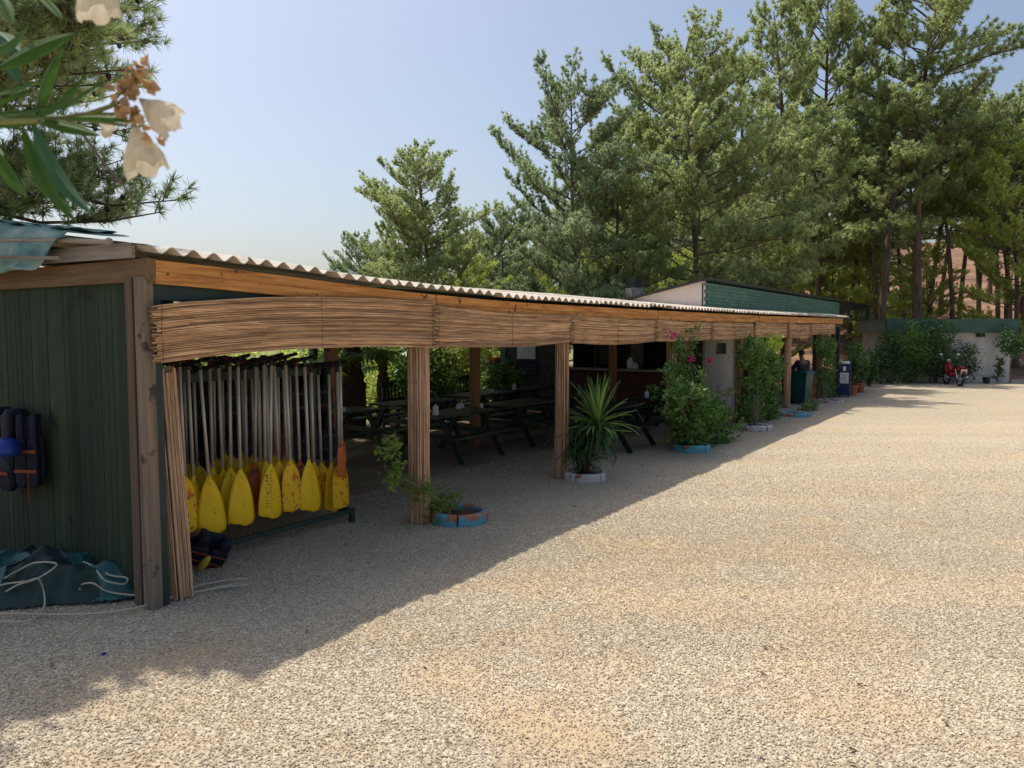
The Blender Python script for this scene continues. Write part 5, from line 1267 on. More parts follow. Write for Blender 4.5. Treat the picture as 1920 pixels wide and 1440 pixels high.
for sg in (-1, 1):
    mb = MB(); mb.tube([(0.62, sg * 0.07, 0.28), (0.52, sg * 0.07, 0.62), (0.44, sg * 0.06, 0.88)], 0.022, 7); obj('fork', mb, M['chrome'], mo)
    mb = MB(); mb.tube([(-0.62, sg * 0.10, 0.28), (-0.42, sg * 0.11, 0.64)], 0.028, 8); obj('shock_absorber', mb, M['chrome'], mo)
    mb = MB(); mb.tube([(0.40, sg * 0.25, 1.0), (0.42, sg * 0.30, 1.16)], 0.006, 5); mb.sphere((0.42, sg * 0.32, 1.20), (0.02, 0.06, 0.045), 10); obj('mirror', mb, M['chrome'], mo)
    mb = MB(); mb.sphere((-0.82, sg * 0.14, 0.68), (0.035, 0.03, 0.03), 8); obj('indicator', mb, M['orangecloth'], mo)
mb = MB(); mb.tube([(0.32, -0.36, 0.97), (0.40, -0.22, 1.0), (0.45, 0, 0.95), (0.40, 0.22, 1.0), (0.32, 0.36, 0.97)], 0.016, 7); obj('handlebar', mb, M['black'], mo)
mb = MB(); mb.sphere((0.52, 0, 0.92), (0.09, 0.10, 0.10), 12); obj('headlight', mb, M['chrome'], mo, smooth=True)
mb = MB(); mb.tube([(-0.15, -0.14, 0.28), (-0.5, -0.16, 0.30), (-0.85, -0.17, 0.36)], [0.02, 0.04, 0.045], 9); obj('exhaust', mb, M['chrome'], mo, smooth=True)
mb = MB(); mb.tube([(-0.05, 0.1, 0.3), (0.0, 0.30, 0.0)], 0.012, 6); obj('kickstand', mb, M['metal_d'], mo)

# ------------------------------------------------------------------ shrubs at the hut and the far end
def bush(name, px, Y, top_py, rpx, mat, lb, cat='bush', group=None, seed=1, base_z=0.0, ncl=70, n=30, leaf=0.12, stretch=1.0, dep=None, k=5, zmin=0.1):
    rg = np.random.default_rng(seed); x = (px - 960) / F_PX * Y; z1 = AY(px, top_py, Y)[2] - base_z; rx = rpx / F_PX * Y; ry = dep or rx * 0.8
    C_ = []
    while len(C_) < ncl:
        p = rg.uniform(-1, 1, 3); q = np.linalg.norm(p)
        if q > 1 or q < 0.35: continue
        C_.append((p[0] * rx, p[1] * ry, z1 * (0.5 + 0.5 * p[2] * stretch) if stretch == 1.0 else z1 * (0.55 + 0.45 * p[2])))
    C_ = np.array(C_); C_[:, 2] = np.maximum(C_[:, 2], zmin)
    r_ = thing(name, (x, Y, base_z), 0, lb, cat, group)
    obj('stems', stems(MB(), (0, 0, -0.05), C_, rg, 0.02 if rx > .5 else 0.01, k), M['twig'], r_)
    obj('foliage', leaves(MB(), C_, n, min(0.14, rx * 0.22), leaf, rg, aspect=0.5), M[mat], r_)
    return r_
gb = 'bushes in front of the white hut'
bush('bush', 1672, 31.2, 618, 24, 'leaf_d', 'dark bush at the left corner of the white hut', group=gb, seed=31, ncl=90)
bush('bush', 1708, 31.4, 604, 30, 'leaf_g', 'tallest leafy bush covering the left part of the white hut', group=gb, seed=32, ncl=120)
bush('bush', 1757, 31.6, 600, 40, 'leaf_d', 'dense bush directly behind the red motorbike', group=gb, seed=33, ncl=110)
bush('bush', 1806, 31.9, 640, 30, 'leaf_d', 'loose bush spreading right of the red motorbike against the white wall', group=gb, seed=34, ncl=50, n=20)
bush('bush', 1775, 31.8, 600, 16, 'leaf_g', 'light green shoots standing above the hut roof edge', group=gb, seed=35, ncl=26, n=18)
bush('bush', 1632, 29.6, 655, 13, 'leaf_d', 'dark bush at the foot of the green corner post', group='bushes at the far end of the shelter', seed=36, ncl=40)
bush('bush', 1652, 30.9, 640, 17, 'leaf_d', 'low dark bush between the corner post and the white hut', group='bushes at the far end of the shelter', seed=37, ncl=40)
bush('bush', 1611, 27.5, 640, 14, 'leaf_g', 'mid green bush between the blue cabinet and the green corner post', group='bushes at the far end of the shelter', seed=38, ncl=44)
def broad_tree(px, Y, top, crown_bot, rpx, mat, lb, seed, ncl=60, n=30, leaf=0.13, lean=0.0, cat='tree', group=None):
    rg = np.random.default_rng(seed); x = (px - 960) / F_PX * Y; z1 = AY(px, top, Y)[2]; z0 = AY(px, crown_bot, Y)[2]; rx = rpx / F_PX * Y
    bz = float(terrain(x, Y)) if Y > 35 else 0.0
    C_ = []
    while len(C_) < ncl:
        p = rg.uniform(-1, 1, 3)
        if np.linalg.norm(p) > 1: continue
        C_.append((lean + p[0] * rx, p[1] * rx, (z0 + z1) / 2 + p[2] * (z1 - z0) / 2 - bz))
    C_ = np.array(C_); r_ = thing('leafy_tree', (x, Y, bz), 0, lb, cat, group)
    hh = (z0 + z1) / 2 - bz
    mb = MB(); mb.tube([(0, 0, -0.1), (lean * .3, 0.03, hh * 0.5), (lean, 0, hh)], [0.02 * hh, 0.015 * hh, 0.01 * hh], 8); stems(mb, (lean, 0, hh * 0.8), C_, rg, 0.01 * hh, 2); obj('trunk', mb, M['twig'], r_)
    obj('crown', leaves(MB(), C_, n, 0.2 * rx, leaf, rg, aspect=0.5), M[mat], r_); return r_
broad_tree(1896, 31.3, 622, 668, 22, 'leaf_d', 'small dark tree at the right end of the white hut', 41, 34, 30)
bush('bush', 1872, 31.6, 670, 9, 'leaf_d', 'thin dark sapling against the right part of the white wall', group=gb, seed=42, ncl=16, n=18)

# ------------------------------------------------------------------ palms and greenery behind the shelter
def fan_palm(px, Y, crown_py, trunk_r, lb, seed, nl=20, ll=1.0):
    rg = np.random.default_rng(seed); x = (px - 960) / F_PX * Y; z = AY(px, crown_py, Y)[2]
    r_ = thing('fan_palm', (x, Y, 0), 0, lb, 'palm', 'fan palms behind the shelter')
    hs = np.linspace(0, z, 16); rad = trunk_r * (1.15 - 0.35 * hs / z) * np.where(np.arange(16) % 2, 1.06, 0.94)
    mb = MB(); mb.tube(np.stack([0 * hs, 0 * hs, hs], 1), rad, 14)
    for i in range(60):
        a = rg.uniform(0, 6.28); h = rg.uniform(0.2, z); rr_ = trunk_r * (1.12 - 0.35 * h / z)
        mb.tube([(rr_ * math.cos(a), rr_ * math.sin(a), h), (rr_ * 1.25 * math.cos(a), rr_ * 1.25 * math.sin(a), h + 0.14)], [0.035, 0.012], 4)
    obj('trunk', mb, M['palmbark'], r_)
    for i in range(nl):
        az = i * 2.4 + rg.uniform(-.2, .2); el = R(rg.uniform(-35, 65)); mb = MB()
        d = np.array([math.cos(az) * math.cos(el), math.sin(az) * math.cos(el), math.sin(el)]); base = np.array([0, 0, z]); st_ = ll * rg.uniform(0.5, 0.8); tip = base + d * st_ - np.array([0, 0, 0.12 * st_])
        mb.tube([base, base + d * st_ * .5, tip], [0.016, 0.012, 0.009], 5, 0.3)
        side = np.array([-math.sin(az), math.cos(az), 0]); upv = np.cross(side, d)
        for k in range(22):
            a = R(-115 + 230 * k / 21); dd = d * math.cos(a) + side * math.sin(a); L_ = ll * 0.62 * rg.uniform(.85, 1.1); w_ = 0.03
            p0 = tip; p1 = tip + dd * L_ * .55; p2 = tip + dd * L_ * .85 - np.array([0, 0, 0.22 * L_]); sd2 = np.cross(dd, upv) * w_
            mb.addnp([p0, p1 + sd2, p1 - sd2, p2], [(0, 1, 3, 2)], rg.random())
        obj('leaf', mb, M['leaf_g'], r_)
    return r_
fan_palm(660, 15.6, 640, 0.21, 'thick trunked fan palm just right of the paddle rack', 51, 26, 1.1)
fan_palm(718, 17.5, 668, 0.12, 'smaller fan palm with a short dark trunk right of the thick one', 52, 18, 0.9)
bp_ = AY(560, 700, 14.6)
ba = thing('banana_plant', (bp_[0], bp_[1], 0), 0, 'banana plant with one bright broad leaf above the paddle rack', 'banana plant')
mb = MB(); mb.tube([(0, 0, 0), (0, 0, 1.2)], [0.10, 0.06], 10); obj('stem', mb, M['oleastem'], ba)
rg = np.random.default_rng(5)
for az, el, ln_ in ((R(175), 55, 1.1), (R(20), 50, 1.0), (R(100), 60, 1.0), (R(250), 40, 0.9), (R(320), 60, .9)):
    mb = MB(); k = 12; p = np.array([0, 0, 1.15]); e = R(el); pts = [p]
    for i in range(k): e -= R(7); p = p + np.array([math.cos(az) * math.cos(e), math.sin(az) * math.cos(e), math.sin(e)]) * ln_ / k; pts.append(p)
    pts = np.array(pts); side = np.array([-math.sin(az), math.cos(az), 0]); ws = 0.17 * np.sin(np.linspace(0.15, math.pi, k + 1)) ** 0.6
    v = np.concatenate([pts + side * ws[:, None] + [0, 0, .05], pts, pts - side * ws[:, None] + [0, 0, .05]]); a = np.arange(k); n1 = k + 1
    mb.addnp(v, np.concatenate([np.stack([a, a + 1, a + 1 + n1, a + n1], 1), np.stack([a + n1, a + 1 + n1, a + 1 + 2 * n1, a + 2 * n1], 1)]), 0.8); obj('leaf', mb, M['leaf_lime'], ba, smooth=True)
gs = 'sunlit shrubs behind the shelter'
rs = random.Random(4)
shr = [(330, 17, 650, 70), (430, 19, 640, 80), (520, 17, 655, 70), (610, 20, 640, 70), (690, 21, 660, 60), (735, 19, 690, 45), (800, 17.5, 650, 60), (850, 20, 640, 55), (905, 23, 645, 50), (940, 19, 690, 40), (760, 24, 630, 80), (650, 25, 625, 80), (960, 26, 620, 70)]
slab = ['shrub behind the left end of the paddle rack', 'shrub behind the third paddle from the left', 'shrub showing above the middle of the paddle rack', 'shrub beside the banana plant', 'shrub directly behind the thick palm trunk',
        'large bright shrub between the two fan palms', 'low shrub left of the reed wrapped post, under the small palm', 'shrub just right of the reed wrapped post', 'shrub just left of the brown inner post', 'shrub behind the folded orange parasol', 'low shrub right of the green post by the serving counter',
        'tall shrub farther back behind the reed wrapped post', 'tall shrub farther back behind the thick palm', 'tall shrub farther back behind the serving counter']
for i, (px, Y, tp, rp) in enumerate(shr):
    bush('shrub', px, Y, tp, rp, 'leaf_y' if i % 3 else 'leaf_g', slab[i], 'shrub', gs, seed=60 + i, ncl=90, n=44, leaf=0.12, k=9)
#SPLIT3#
# ------------------------------------------------------------------ pines
def pine_meshes(seed, H=10.0, cb=0.32, Rr=2.6, nb=46, bend=0.5, nw=0.018, nl=0.14, tuft=28, shape='cone', up=1.0, tsp=0.14, cones=False, needle='needle', side=None, zb=1.0, dens=12.0, elv=34, extra=()):
    rg = np.random.default_rng(seed); wood = MB(); crown = MB(); cone = MB(); nb = int(nb * (1.3 if not cones else 1))
    hs = np.linspace(0, H, 14); ph = rg.uniform(0, 6.28)
    off = bend * np.stack([np.sin(hs / H * 2.2 + ph) - math.sin(ph), np.cos(hs / H * 1.8 + ph) - math.cos(ph)], 1) * (hs / H)[:, None]
    tr = np.concatenate([off, hs[:, None]], 1); rad = 0.0125 * H * (1 - hs / H) ** 0.8 + 0.012
    rad[0] *= 1.25
    wood.tube(tr, rad, 9, cap=False)
    T_c = []; T_d = []
    def twigs(P, L_, k):
        ntw = max(5, int(L_ * dens))
        for j in range(ntw):
            f_ = rg.uniform(0.28, 1.0); q = f_ * k; a0 = int(min(q, k - 1)); b = P[a0] + (P[a0 + 1] - P[a0]) * (q - a0)
            dr = P[a0 + 1] - P[a0]; dr /= np.linalg.norm(dr)
            sd_ = np.cross(dr, [0, 0, 1]); sd_ /= np.linalg.norm(sd_) + 1e-6
            d = dr * rg.uniform(0.3, 1.0) + sd_ * rg.choice([-1, 1]) * rg.uniform(0.3, 1.0) + np.array([0, 0, rg.uniform(0.0, 0.9)]); d /= np.linalg.norm(d)
            tl = (0.22 + 0.30 * L_ * (1.05 - f_)) * rg.uniform(0.6, 1.2)
            e1 = b + d * tl + np.array([0, 0, 0.08 * tl])
            if tl > 0.3 or cones: wood.tube([b, e1], [0.008, 0.004], 4, cap=False)
            nt = max(2, int(tl / tsp))
            for m_ in range(nt):
                T_c.append(b + (e1 - b) * (m_ + 1) / nt + rg.normal(0, 0.025, 3)); T_d.append(d + np.array([0, 0, 0.35]))
            if cones and rg.random() < 0.5:
                c = b + (e1 - b) * rg.uniform(.2, .9)
                cone.sphere(c + np.array([0, 0, -0.02]), (0.028, 0.028, 0.036), 8)
        T_c.append(P[-1]); T_d.append(P[-1] - P[-2])
    for i in range(nb):
        u = (i + rg.uniform(0, 1)) / nb; u = u ** 0.92
        h = H * (cb + (0.985 - cb) * u)
        az = i * 2.399 + rg.uniform(-.5, .5)
        if side is not None and rg.random() < 0.55: az = side + rg.normal(0, 0.7)
        env = (1 - u) ** 0.75 * (0.55 + 0.45 * min(1, u / 0.25)) if shape == 'cone' else math.sqrt(max(0.02, 1 - (1.7 * u - 0.75) ** 2)) * 0.95
        L_ = Rr * (env + 0.13) * rg.uniform(0.55, 1.25)
        el = R(-2 + elv * u * up + rg.uniform(-14, 14)); k = 6
        p = np.array([np.interp(h, hs, tr[:, 0]), np.interp(h, hs, tr[:, 1]), h]); P = [p]; e = el; a = az
        for j in range(k):
            e += R(rg.uniform(-6, 11)); a += rg.normal(0, 0.12)
            p = p + np.array([math.cos(a) * math.cos(e), math.sin(a) * math.cos(e), math.sin(e)]) * L_ / k; P.append(p)
        P = np.array(P); r0 = max(0.010, 0.009 * L_ + 0.004)
        wood.tube(P, np.linspace(r0, 0.006, k + 1), 5, cap=False)
        twigs(P, L_, k)
    for h, tgt, kk in extra:
        p0 = np.array([np.interp(h, hs, tr[:, 0]), np.interp(h, hs, tr[:, 1]), h]); q = np.linspace(0, 1, 7)[:, None]
        P = p0 + (np.array(tgt) - p0) * q; P[:, 2] += (0.25 * np.sin(q * math.pi))[:, 0]; P[1:-1] += rg.normal(0, 0.08, (5, 3)); L_ = np.linalg.norm(P[-1] - P[0])
        wood.tube(P, np.linspace(0.045, 0.006, 7), 5, cap=False)
        for _ in range(kk): twigs(P, L_, 6)
    T_c = np.array(T_c); T_d = np.array(T_d); T_d /= np.linalg.norm(T_d, axis=1)[:, None]
    n_ = len(T_c); c = np.repeat(T_c, tuft, 0); d = np.repeat(T_d, tuft, 0) * 0.65 + rg.normal(0, 0.65, (n_ * tuft, 3)); d /= np.linalg.norm(d, axis=1)[:, None]
    sd_ = np.cross(d, rg.normal(0, 1, d.shape)); sd_ /= np.linalg.norm(sd_, axis=1)[:, None]
    ln_ = nl * rg.uniform(0.65, 1.2, len(d))[:, None]; c = c - d * 0.02
    v = np.stack([c + sd_ * nw * 0.3, c - sd_ * nw * 0.3, c + d * ln_ * 0.6 - sd_ * nw * 0.5, c + d * ln_, c + d * ln_ * 0.6 + sd_ * nw * 0.5], 1).reshape(-1, 3)
    F = np.arange(len(d))[:, None] * 5 + np.array([[0, 1, 2, 3, 4]])
    crown.addnp(v, F, np.repeat(rg.random(n_), tuft) * 0.7 + rg.random(len(d)) * 0.3)
    out = [('trunk', wood.mesh('trunk', M['bark'], True)), ('crown', crown.mesh('crown', M[needle]))]
    if cones: out.append(('cones', cone.mesh('cones', M['conem'], True)))
    return out, H, Rr
PT = [pine_meshes(101, 10, 0.30, 2.7, 50, 0.5), pine_meshes(102, 10, 0.42, 2.3, 46, 0.7, needle='needle_d'), pine_meshes(103, 10, 0.22, 2.9, 56, 0.4, shape='round'),
      pine_meshes(104, 10, 0.38, 2.2, 44, 0.9), pine_meshes(105, 10, 0.12, 3.0, 56, 0.5, shape='round', needle='needle_d'), pine_meshes(106, 10, 0.50, 2.4, 38, 0.8, shape='round', needle='needle')]
PY = pine_meshes(107, 10, 0.10, 3.2, 50, 0.4, shape='round', needle='leaf_y')
def pine(px, Y, top, rpx, kind, rot, lb, group='pines behind the shelter', sink=0.0):
    ms, H, Rr = (PY if kind == 'y' else PT[kind]); x = (px - 960) / F_PX * Y
    bz = float(terrain(x, Y)) - 0.1; z1 = AY(px, top, Y)[2]
    sz = (z1 - bz) / H; sx = rpx / F_PX * Y / Rr
    sx = max(sx, (0.92 if Y < 38 else 0.66) * sz)
    r_ = thing('pine_tree', (x, Y, bz), R(rot), lb, 'pine tree', group, (sx, sx, sz))
    for nm, me in ms:
        o = bpy.data.objects.new(nm, me); COL.objects.link(o); o.parent = r_
    return r_
pines = [
 (812, 22.5, 300, 125, 2, 20, 'lone rounded pine standing highest over the left half of the shelter roof'),
 (690, 26, 465, 62, 4, 80, 'small low pine at the left end of the tree line'),
 (940, 30, 420, 62, 4, 200, 'low pine filling the gap left of the dark pointed pine'),
 (1085, 24.5, 172, 122, 4, 40, 'dark pointed pine with a straight trunk right of the lone rounded pine'),
 (755, 24, 385, 85, 2, 140, 'bushy pine leaning out left of the lone rounded pine'),
 (1150, 25.5, 290, 90, 2, 75, 'bushy pine merging with the right side of the dark pointed pine'),
 (1040, 33, 330, 70, 1, 100, 'short dark pine behind the left foot of the dark pointed pine'),
 (1215, 29, 120, 85, 5, 10, 'thin crowned pine at the left edge of the big central clump'),
 (1310, 26.5, 105, 125, 2, 300, 'broad rounded pine in the middle of the big central clump'),
 (1410, 31, 110, 105, 0, 150, 'pine just right of the broad rounded pine above the white gable'),
 (1530, 42, -40, 118, 2, 60, 'tallest dense pine whose top leaves the photo above the green cladding'),
 (1470, 36, 30, 85, 0, 240, 'slim pine between the broad rounded pine and the tallest dense one'),
 (1605, 48, 160, 68, 1, 330, 'slim dark pine in the gap left of the leaning reddish pine'),
 (1718, 37, -80, 150, 5, 95, 'leaning reddish trunked pine with an open crown cut by the top of the photo'),
 (1652, 37, 90, 68, 3, 15, 'thin trunked pine close left of the leaning reddish pine'),
 (1785, 39, 200, 90, 5, 180, 'dark low crowned pine behind the white hut'),
 (1830, 44, 250, 70, 5, 45, 'pine behind the right half of the white hut roof'),
 (1240, 38, 250, 90, 4, 120, 'pine deep behind the white gable'),
 (1360, 40, 230, 100, 1, 280, 'pine deep behind the middle of the green cladding'),
 (1480, 45, 240, 95, 4, 0, 'pine deep behind the right of the green cladding'),
 (1575, 50, 260, 90, 4, 70, 'pine deep behind the slatted screen'),
 (1140, 37, 300, 85, 2, 210, 'pine deep behind the chimney'),
 (1690, 46, 280, 80, 5, 160, 'pine on the slope straight above the oval sign'),
 (1760, 52, 300, 80, 5, 310, 'pine on the slope above the motorbike'),
 (1890, 46, 250, 85, 3, 130, 'tall pine on the slope at the right edge of the photo'),
 (1850, 60, 300, 80, 5, 20, 'pine high on the slope near the right edge'),
 (1560, 56, 330, 90, 2, 255, 'farthest pine left of the leaning reddish pine'),
 (1940, 42, 200, 110, 5, 225, 'pine cut by the right edge of the photo'),
]
q_ = ['first', 'second', 'third', 'fourth', 'fifth', 'sixth', 'seventh', 'eighth', 'ninth', 'tenth']
for i, (px, Y, tp) in enumerate(((905, 40, 450), (985, 44, 430), (1060, 48, 420), (1150, 46, 400), (1250, 50, 390), (1340, 48, 400), (1430, 52, 390), (1520, 50, 400), (1610, 54, 410), (1660, 60, 400))):
    pines.append((px, Y, tp, 75, (4, 2)[i % 2], 37 * i, '%s from the left of the far low pines behind the tall trees' % q_[i], 'far low pines'))
for p in pines: pine(*p)
for p in [(1905, 37.5, 262, 78, 'y', 50, 'bright yellow green young pine at the right edge of the photo'), (1560, 45, 480, 60, 'y', 10, 'low yellow green pine behind the end of the green cladding'),
          (1300, 32, 485, 75, 'y', 90, 'low yellow green pine behind the white gable'), (1130, 31, 490, 70, 'y', 170, 'low yellow green pine left of the chimney'),
          (1450, 34, 475, 65, 'y', 260, 'low yellow green pine behind the middle of the green cladding'), (1625, 41, 470, 55, 'y', 330, 'low yellow green pine beside the slatted screen'),
          (1015, 31, 505, 60, 'y', 120, 'low yellow green pine under the dark pointed pine'), (870, 27, 470, 70, 'y', 200, 'low yellow green pine right of the lone rounded pine'), (745, 27, 478, 70, 'y', 20, 'low yellow green pine under the left side of the lone rounded pine'),
          (1740, 40, 470, 60, 'y', 75, 'yellow green sapling on the slope behind the motorbike'), (1690, 38, 520, 45, 'y', 300, 'small yellow green sapling above the left end of the white hut'),
          (1400, 31.5, 560, 50, 'y', 33, 'young yellow green pine seen under the shelter roof behind the wooden counter'), (1605, 46, 540, 50, 'y', 88, 'young yellow green pine behind the blue cabinet')]:
    pine(*p[:6], p[6], 'yellow green young pines')
# bare trunks on the slope at far right
for i, (px, Y, w_) in enumerate(((1737, 41, .16), (1795, 44, .15), (1832, 47, .13), (1868, 45, .2), (1885, 40.5, .26), (1912, 43, .24), (1710, 43, .2), (1640, 40, .14), (1590, 42, .14))):
    x = (px - 960) / F_PX * Y; bz = float(terrain(x, Y)) - 0.1
    ms, H, Rr = PT[(5, 1, 3)[i % 3]]
    r_ = thing('pine_tree', (x, Y, bz), R(40 * i), ['%s bare lower trunk of a tall pine on the reddish slope' % q for q in ('slim', 'dark thin', 'thinnest', 'thick', 'thickest dark', 'reddish', 'leaning', 'pale slim', 'dim far')][i], 'pine tree', 'tall pines on the slope', (1.1, 1.1, 1.25))
    for nm, me in ms:
        o = bpy.data.objects.new(nm, me); COL.objects.link(o); o.parent = r_
# near pine over the shed at left, with cones
NP = np.array([-7.7, 8.6, -0.1])
ex = []
for (px, py, Y, h, kk) in ((335, 375, 7.8, 3.2, 1), (300, 398, 8.0, 3.0, 1), (245, 345, 7.6, 3.3, 1), (200, 385, 8.2, 2.9, 1), (120, 370, 7.4, 3.1, 1), (60, 400, 7.6, 2.9, 1), (255, 70, 7.8, 5.0, 1), (270, 20, 8.2, 5.4, 1), (240, 130, 7.4, 4.7, 1),
                           (190, 160, 7.8, 4.5, 1), (150, 60, 7.4, 5.0, 1), (90, 130, 7.6, 4.6, 1), (60, 20, 7.6, 5.3, 1), (200, -30, 7.8, 5.8, 1), (30, 240, 7.8, 4.0, 1), (110, -20, 8.0, 5.6, 1), (30, 330, 7.6, 3.5, 1), (230, 255, 8.3, 3.9, 1), (20, 90, 7.2, 4.8, 1), (150, 330, 8.3, 3.4, 1)):
    ex.append((h, AY(px, py, Y) - NP, kk))
sdv = np.array(sd)
for i, (px, py) in enumerate(((30, 1340), (110, 1300), (180, 1268), (260, 1240), (340, 1222), (420, 1222), (200, 1205), (300, 1190), (100, 1240), (30, 1290), (470, 1228), (20, 1230), (120, 1190), (-60, 1330), (-60, 1250), (380, 1190))):  # branches added up the sun rays, mostly out of view, to shade the gravel
    z_ = 4.5 + 0.25 * (i % 3); q_ = G(px, py); q_ = q_ + sdv * (z_ / sdv[2]); ex.append((z_ - 0.4, q_ - NP, 3))
ms, H, Rr = pine_meshes(211, 9.0, 0.42, 3.2, 30, 0.3, nw=0.0065, nl=0.135, tuft=40, shape='round', up=0.8, tsp=0.085, cones=True, needle='needle_n', dens=7, extra=ex)
r_ = thing('pine_tree', tuple(NP), 0, 'close pine full of dark cones hanging over the shed roof at upper left', 'pine tree')
for nm, me in ms:
    o = bpy.data.objects.new(nm, me); COL.objects.link(o); o.parent = r_
    if nm == 'cones': o['kind'] = 'stuff'
# cables crossing at upper right
for (a, b, lb) in (((1640, 236, 34), (1990, 224, 38), 'upper thin dark cable strung between the pines at upper right'), ((1640, 268, 34), (1990, 252, 38), 'lower thin dark cable strung between the pines at upper right')):
    p0 = AY(*a); p1 = AY(*b); q = np.linspace(0, 1, 12)[:, None]; P = p0 + (p1 - p0) * q; P[:, 2] -= 0.25 * 4 * (q * (1 - q))[:, 0]
    mb = MB(); mb.tube(P, 0.016, 5); tag(obj('cable', mb, M['black']), lb, 'cable', 'overhead cables')

# ------------------------------------------------------------------ oleander at the camera's left
YO = 1.0
ol = thing('oleander_shrub', (-1.9, 0.9, 0), 0, 'oleander with cream flowers reaching in close to the camera at upper left', 'oleander')
OB = np.array([-1.9, 0.9, 0])
def O(px, py, y=YO): return AY(px, py, y) - OB
def oleaf(p0, p1, wpx, y0=YO, y1=None, mat='olea', curve=0.0, roll=0.35, seed=0):
    y1 = y0 if y1 is None else y1
    a = O(*p0, y0); b = O(*p1, y1); d = b - a; L_ = np.linalg.norm(d); d /= L_
    view = np.array([0, 1.0, 0.0]); sd_ = np.cross(d, view); sd_ /= np.linalg.norm(sd_); nm = np.cross(sd_, d)
    sd2 = sd_ * math.cos(roll) + nm * math.sin(roll); nm = np.cross(sd2, d)
    w_ = wpx / F_PX * (y0 + y1) / 2; n1 = 15; t = np.linspace(0, 1, n1)
    prof = np.sin(np.pi * t ** 0.85) ** 0.8; prof[0] = 0.10; prof[-1] = 0.0
    c = a + d * (L_ * t)[:, None] + sd_ * (curve * L_ * np.sin(np.pi * t))[:, None] - nm * (0.04 * L_ * t ** 2)[:, None]
    rows = [c + sd2 * (w_ / 2 * prof * f_)[:, None] + nm * (w_ * 0.16 * f_ * f_ * prof)[:, None] for f_ in (-1, -0.5, -0.06, 0, 0.06, 0.5, 1)]
    rows[3] = rows[3] - nm * 0.0012
    v = np.concatenate(rows); F = []; k = np.arange(n1 - 1)
    for r in range(6): F.append(np.stack([r * n1 + k, r * n1 + k + 1, (r + 1) * n1 + k + 1, (r + 1) * n1 + k], 1))
    mb = MB().addnp(v, np.concatenate(F), random.random())
    return obj('leaf', mb, M[mat], ol, smooth=True)
LV = [((-8, 130), (152, 66), 36, 1.0, 0.98, 'olea', .04), ((-20, 95), (64, 46), 42, 1.05, 1.0, 'olea', -.05), ((-15, 178), (96, 154), 26, 1.02, 1.0, 'olea', .03), ((66, 222), (126, 88), 30, 1.0, 0.97, 'olea', .06),
      ((62, 220), (168, 141), 27, .98, .95, 'olea', -.04), ((106, 216), (207, 156), 24, .97, .93, 'olea', .05), ((70, 226), (192, 258), 24, .98, .96, 'olea', .02), ((62, 232), (178, 410), 30, 1.02, 1.0, 'olea_b', -.07),
      ((42, 236), (147, 428), 28, .97, .95, 'olea', -.06), ((-12, 280), (54, 374), 24, .96, .95, 'olea', -.04), ((-10, -20), (24, 52), 24, 1.05, 1.02, 'olea', .04), ((72, -12), (118, 42), 18, 1.05, 1.03, 'olea', .04),
      ((8, 112), (40, 160), 20, 1.06, 1.05, 'olea_b', .04), ((-10, 196), (70, 168), 20, 1.04, 1.02, 'olea', .04), ((-15, 212), (110, 200), 20, 1.0, .99, 'olea', -.03), ((-12, 238), (112, 226), 16, 1.03, 1.0, 'olea', .02),
      ((130, 222), (250, 232), 14, .96, .95, 'olea', .04), ((66, 226), (88, 150), 22, 1.03, 1.02, 'olea_b', -.05), ((-5, 60), (40, 100), 30, 1.08, 1.06, 'olea_b', 0), ((-30, 20), (20, 5), 30, 1.08, 1.06, 'olea', 0),
      ((-60, 260), (10, 300), 26, 1.05, 1.0, 'olea', .05)]
for i, l in enumerate(LV): oleaf(l[0], l[1], l[2], l[3], l[4], l[5], l[6], roll=0.25 + 0.3 * (i % 3), seed=i)
mb = MB(); mb.tube([O(-60, 235), O(0, 226), O(60, 224), O(120, 222, .99), (O(165, 214, .98)), O(205, 200, .97), O(232, 188, .97)], [.006, .0055, .005, .004, .0035, .003, .002], 8)
mb.tube([O(120, 222, .99), O(180, 226, .98), O(238, 236, .98)], [.004, .003, .002], 7); mb.tube([O(165, 214, .98), O(215, 214, .97), O(262, 208, .97)], [.0025, .0022, .0015], 6)
mb.tube([O(205, 200, .97), O(225, 175, .97), O(245, 160, .97)], [.002, .0018, .0012], 6); mb.tube([O(-60, 235), np.array([-.35, .1, 1.5]), np.array([-.1, 0, .7]), np.array([0, 0, -0.05])], [.008, .014, .022, .03], 8)
obj('stem', mb, M['oleastem'], ol, smooth=True)
mb = MB(); mb.tube([O(150, 245, 1.02), O(190, 300, 1.02), O(265, 388, 1.02)], [.0022, .002, .0012], 6); obj('bare_twig', mb, M['twig'], ol)
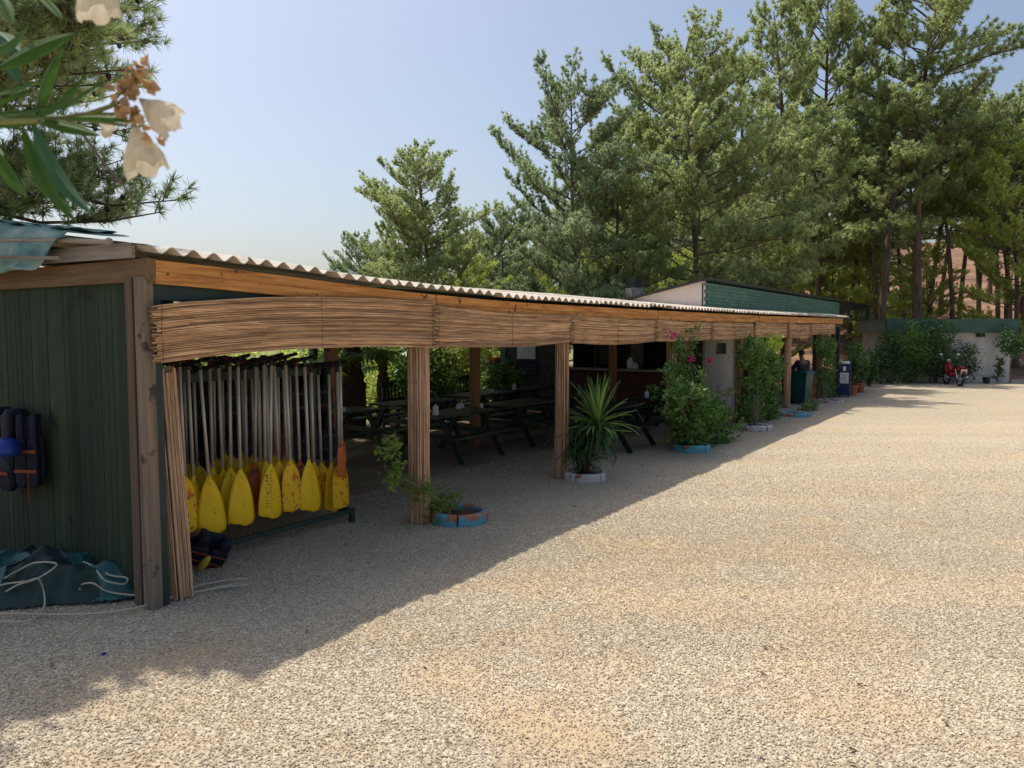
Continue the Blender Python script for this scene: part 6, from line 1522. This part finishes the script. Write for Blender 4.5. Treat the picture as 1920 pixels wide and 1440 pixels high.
def petal_bell(c, tip, wpx, y, name='flower', seed=0):
    rg = np.random.default_rng(seed); a = O(*c, y); b = O(*tip, y - 0.01); ax = b - a; L_ = np.linalg.norm(ax); ax /= L_
    e1 = np.cross(ax, [0, 1, 0]); e1 /= np.linalg.norm(e1); e2 = np.cross(ax, e1); w_ = wpx / F_PX * y / 2
    mb = MB(); n1, m1 = 9, 34; T = np.linspace(0, 1, n1); A = np.linspace(0, 2 * math.pi, m1, endpoint=False)
    v = []
    for t in T:
        for q in A:
            lobe = 1 + (0.07 * math.cos(5 * q + seed) + 0.035 * math.sin(13 * q + seed) + 0.02 * math.sin(29 * q)) * t * t
            r_ = w_ * (0.08 + 0.92 * np.sin(min(1, t * 1.15) * math.pi / 2) ** 1.3) * (1 + 0.08 * math.sin(7 * q + seed * 2) * t) * (0.55 if False else 1)
            l_ = L_ * t * lobe
            v.append(a + ax * l_ + (e1 * math.cos(q) + e2 * math.sin(q) * 0.6) * r_ + rg.normal(0, 0.0004, 3))
    F = [(i * m1 + k, i * m1 + (k + 1) % m1, (i + 1) * m1 + (k + 1) % m1, (i + 1) * m1 + k) for i in range(n1 - 1) for k in range(m1)]
    mb.addnp(v, F, 0.5); return obj(name, mb, M['petal'], ol, smooth=True)
petal_bell((262, 186), (322, 232), 62, .96, seed=1)
petal_bell((252, 236), (274, 318), 76, .97, seed=2)
petal_bell((178, -50), (186, 28), 76, 1.0, seed=3)
petal_bell((190, 232), (205, 246), 30, 1.04, seed=4)
rg = np.random.default_rng(77); mb = MB()
for (x, y), n_ in (((262, 138), 16), ((285, 160), 10), ((245, 155), 16), ((225, 165), 8), ((240, 200), 14), ((258, 222), 12), ((225, 215), 8), ((292, 262), 4), ((285, 250), 6), ((268, 125), 6), ((250, 170), 14)):
    for _ in range(n_):
        c = O(x + rg.normal(0, 9), y + rg.normal(0, 8), .965 + rg.normal(0, .008)); d = rg.normal(0, 1, 3); d /= np.linalg.norm(d); e = np.cross(d, rg.normal(0, 1, 3)); e /= np.linalg.norm(e); s_ = rg.uniform(.005, .011)
        f_ = np.cross(d, e)
        P = [c - d * s_, c + e * s_ * .6 + f_ * s_ * .3, c + d * s_ * .6 + f_ * s_ * .2, c + d * s_ * 1.1, c + d * s_ * .2 - e * s_ * .7, c - d * s_ * .4 - e * s_ * .5 + f_ * s_ * .3]
        mb.addnp(P, [(0, 1, 2, 4), (2, 3, 4, 4)][:1], rg.random()); mb.addnp(P, [(0, 4, 5, 5)][:0] or [(0, 1, 4, 5)], rg.random())
obj('withered_flowers', mb, M['withered'], ol)
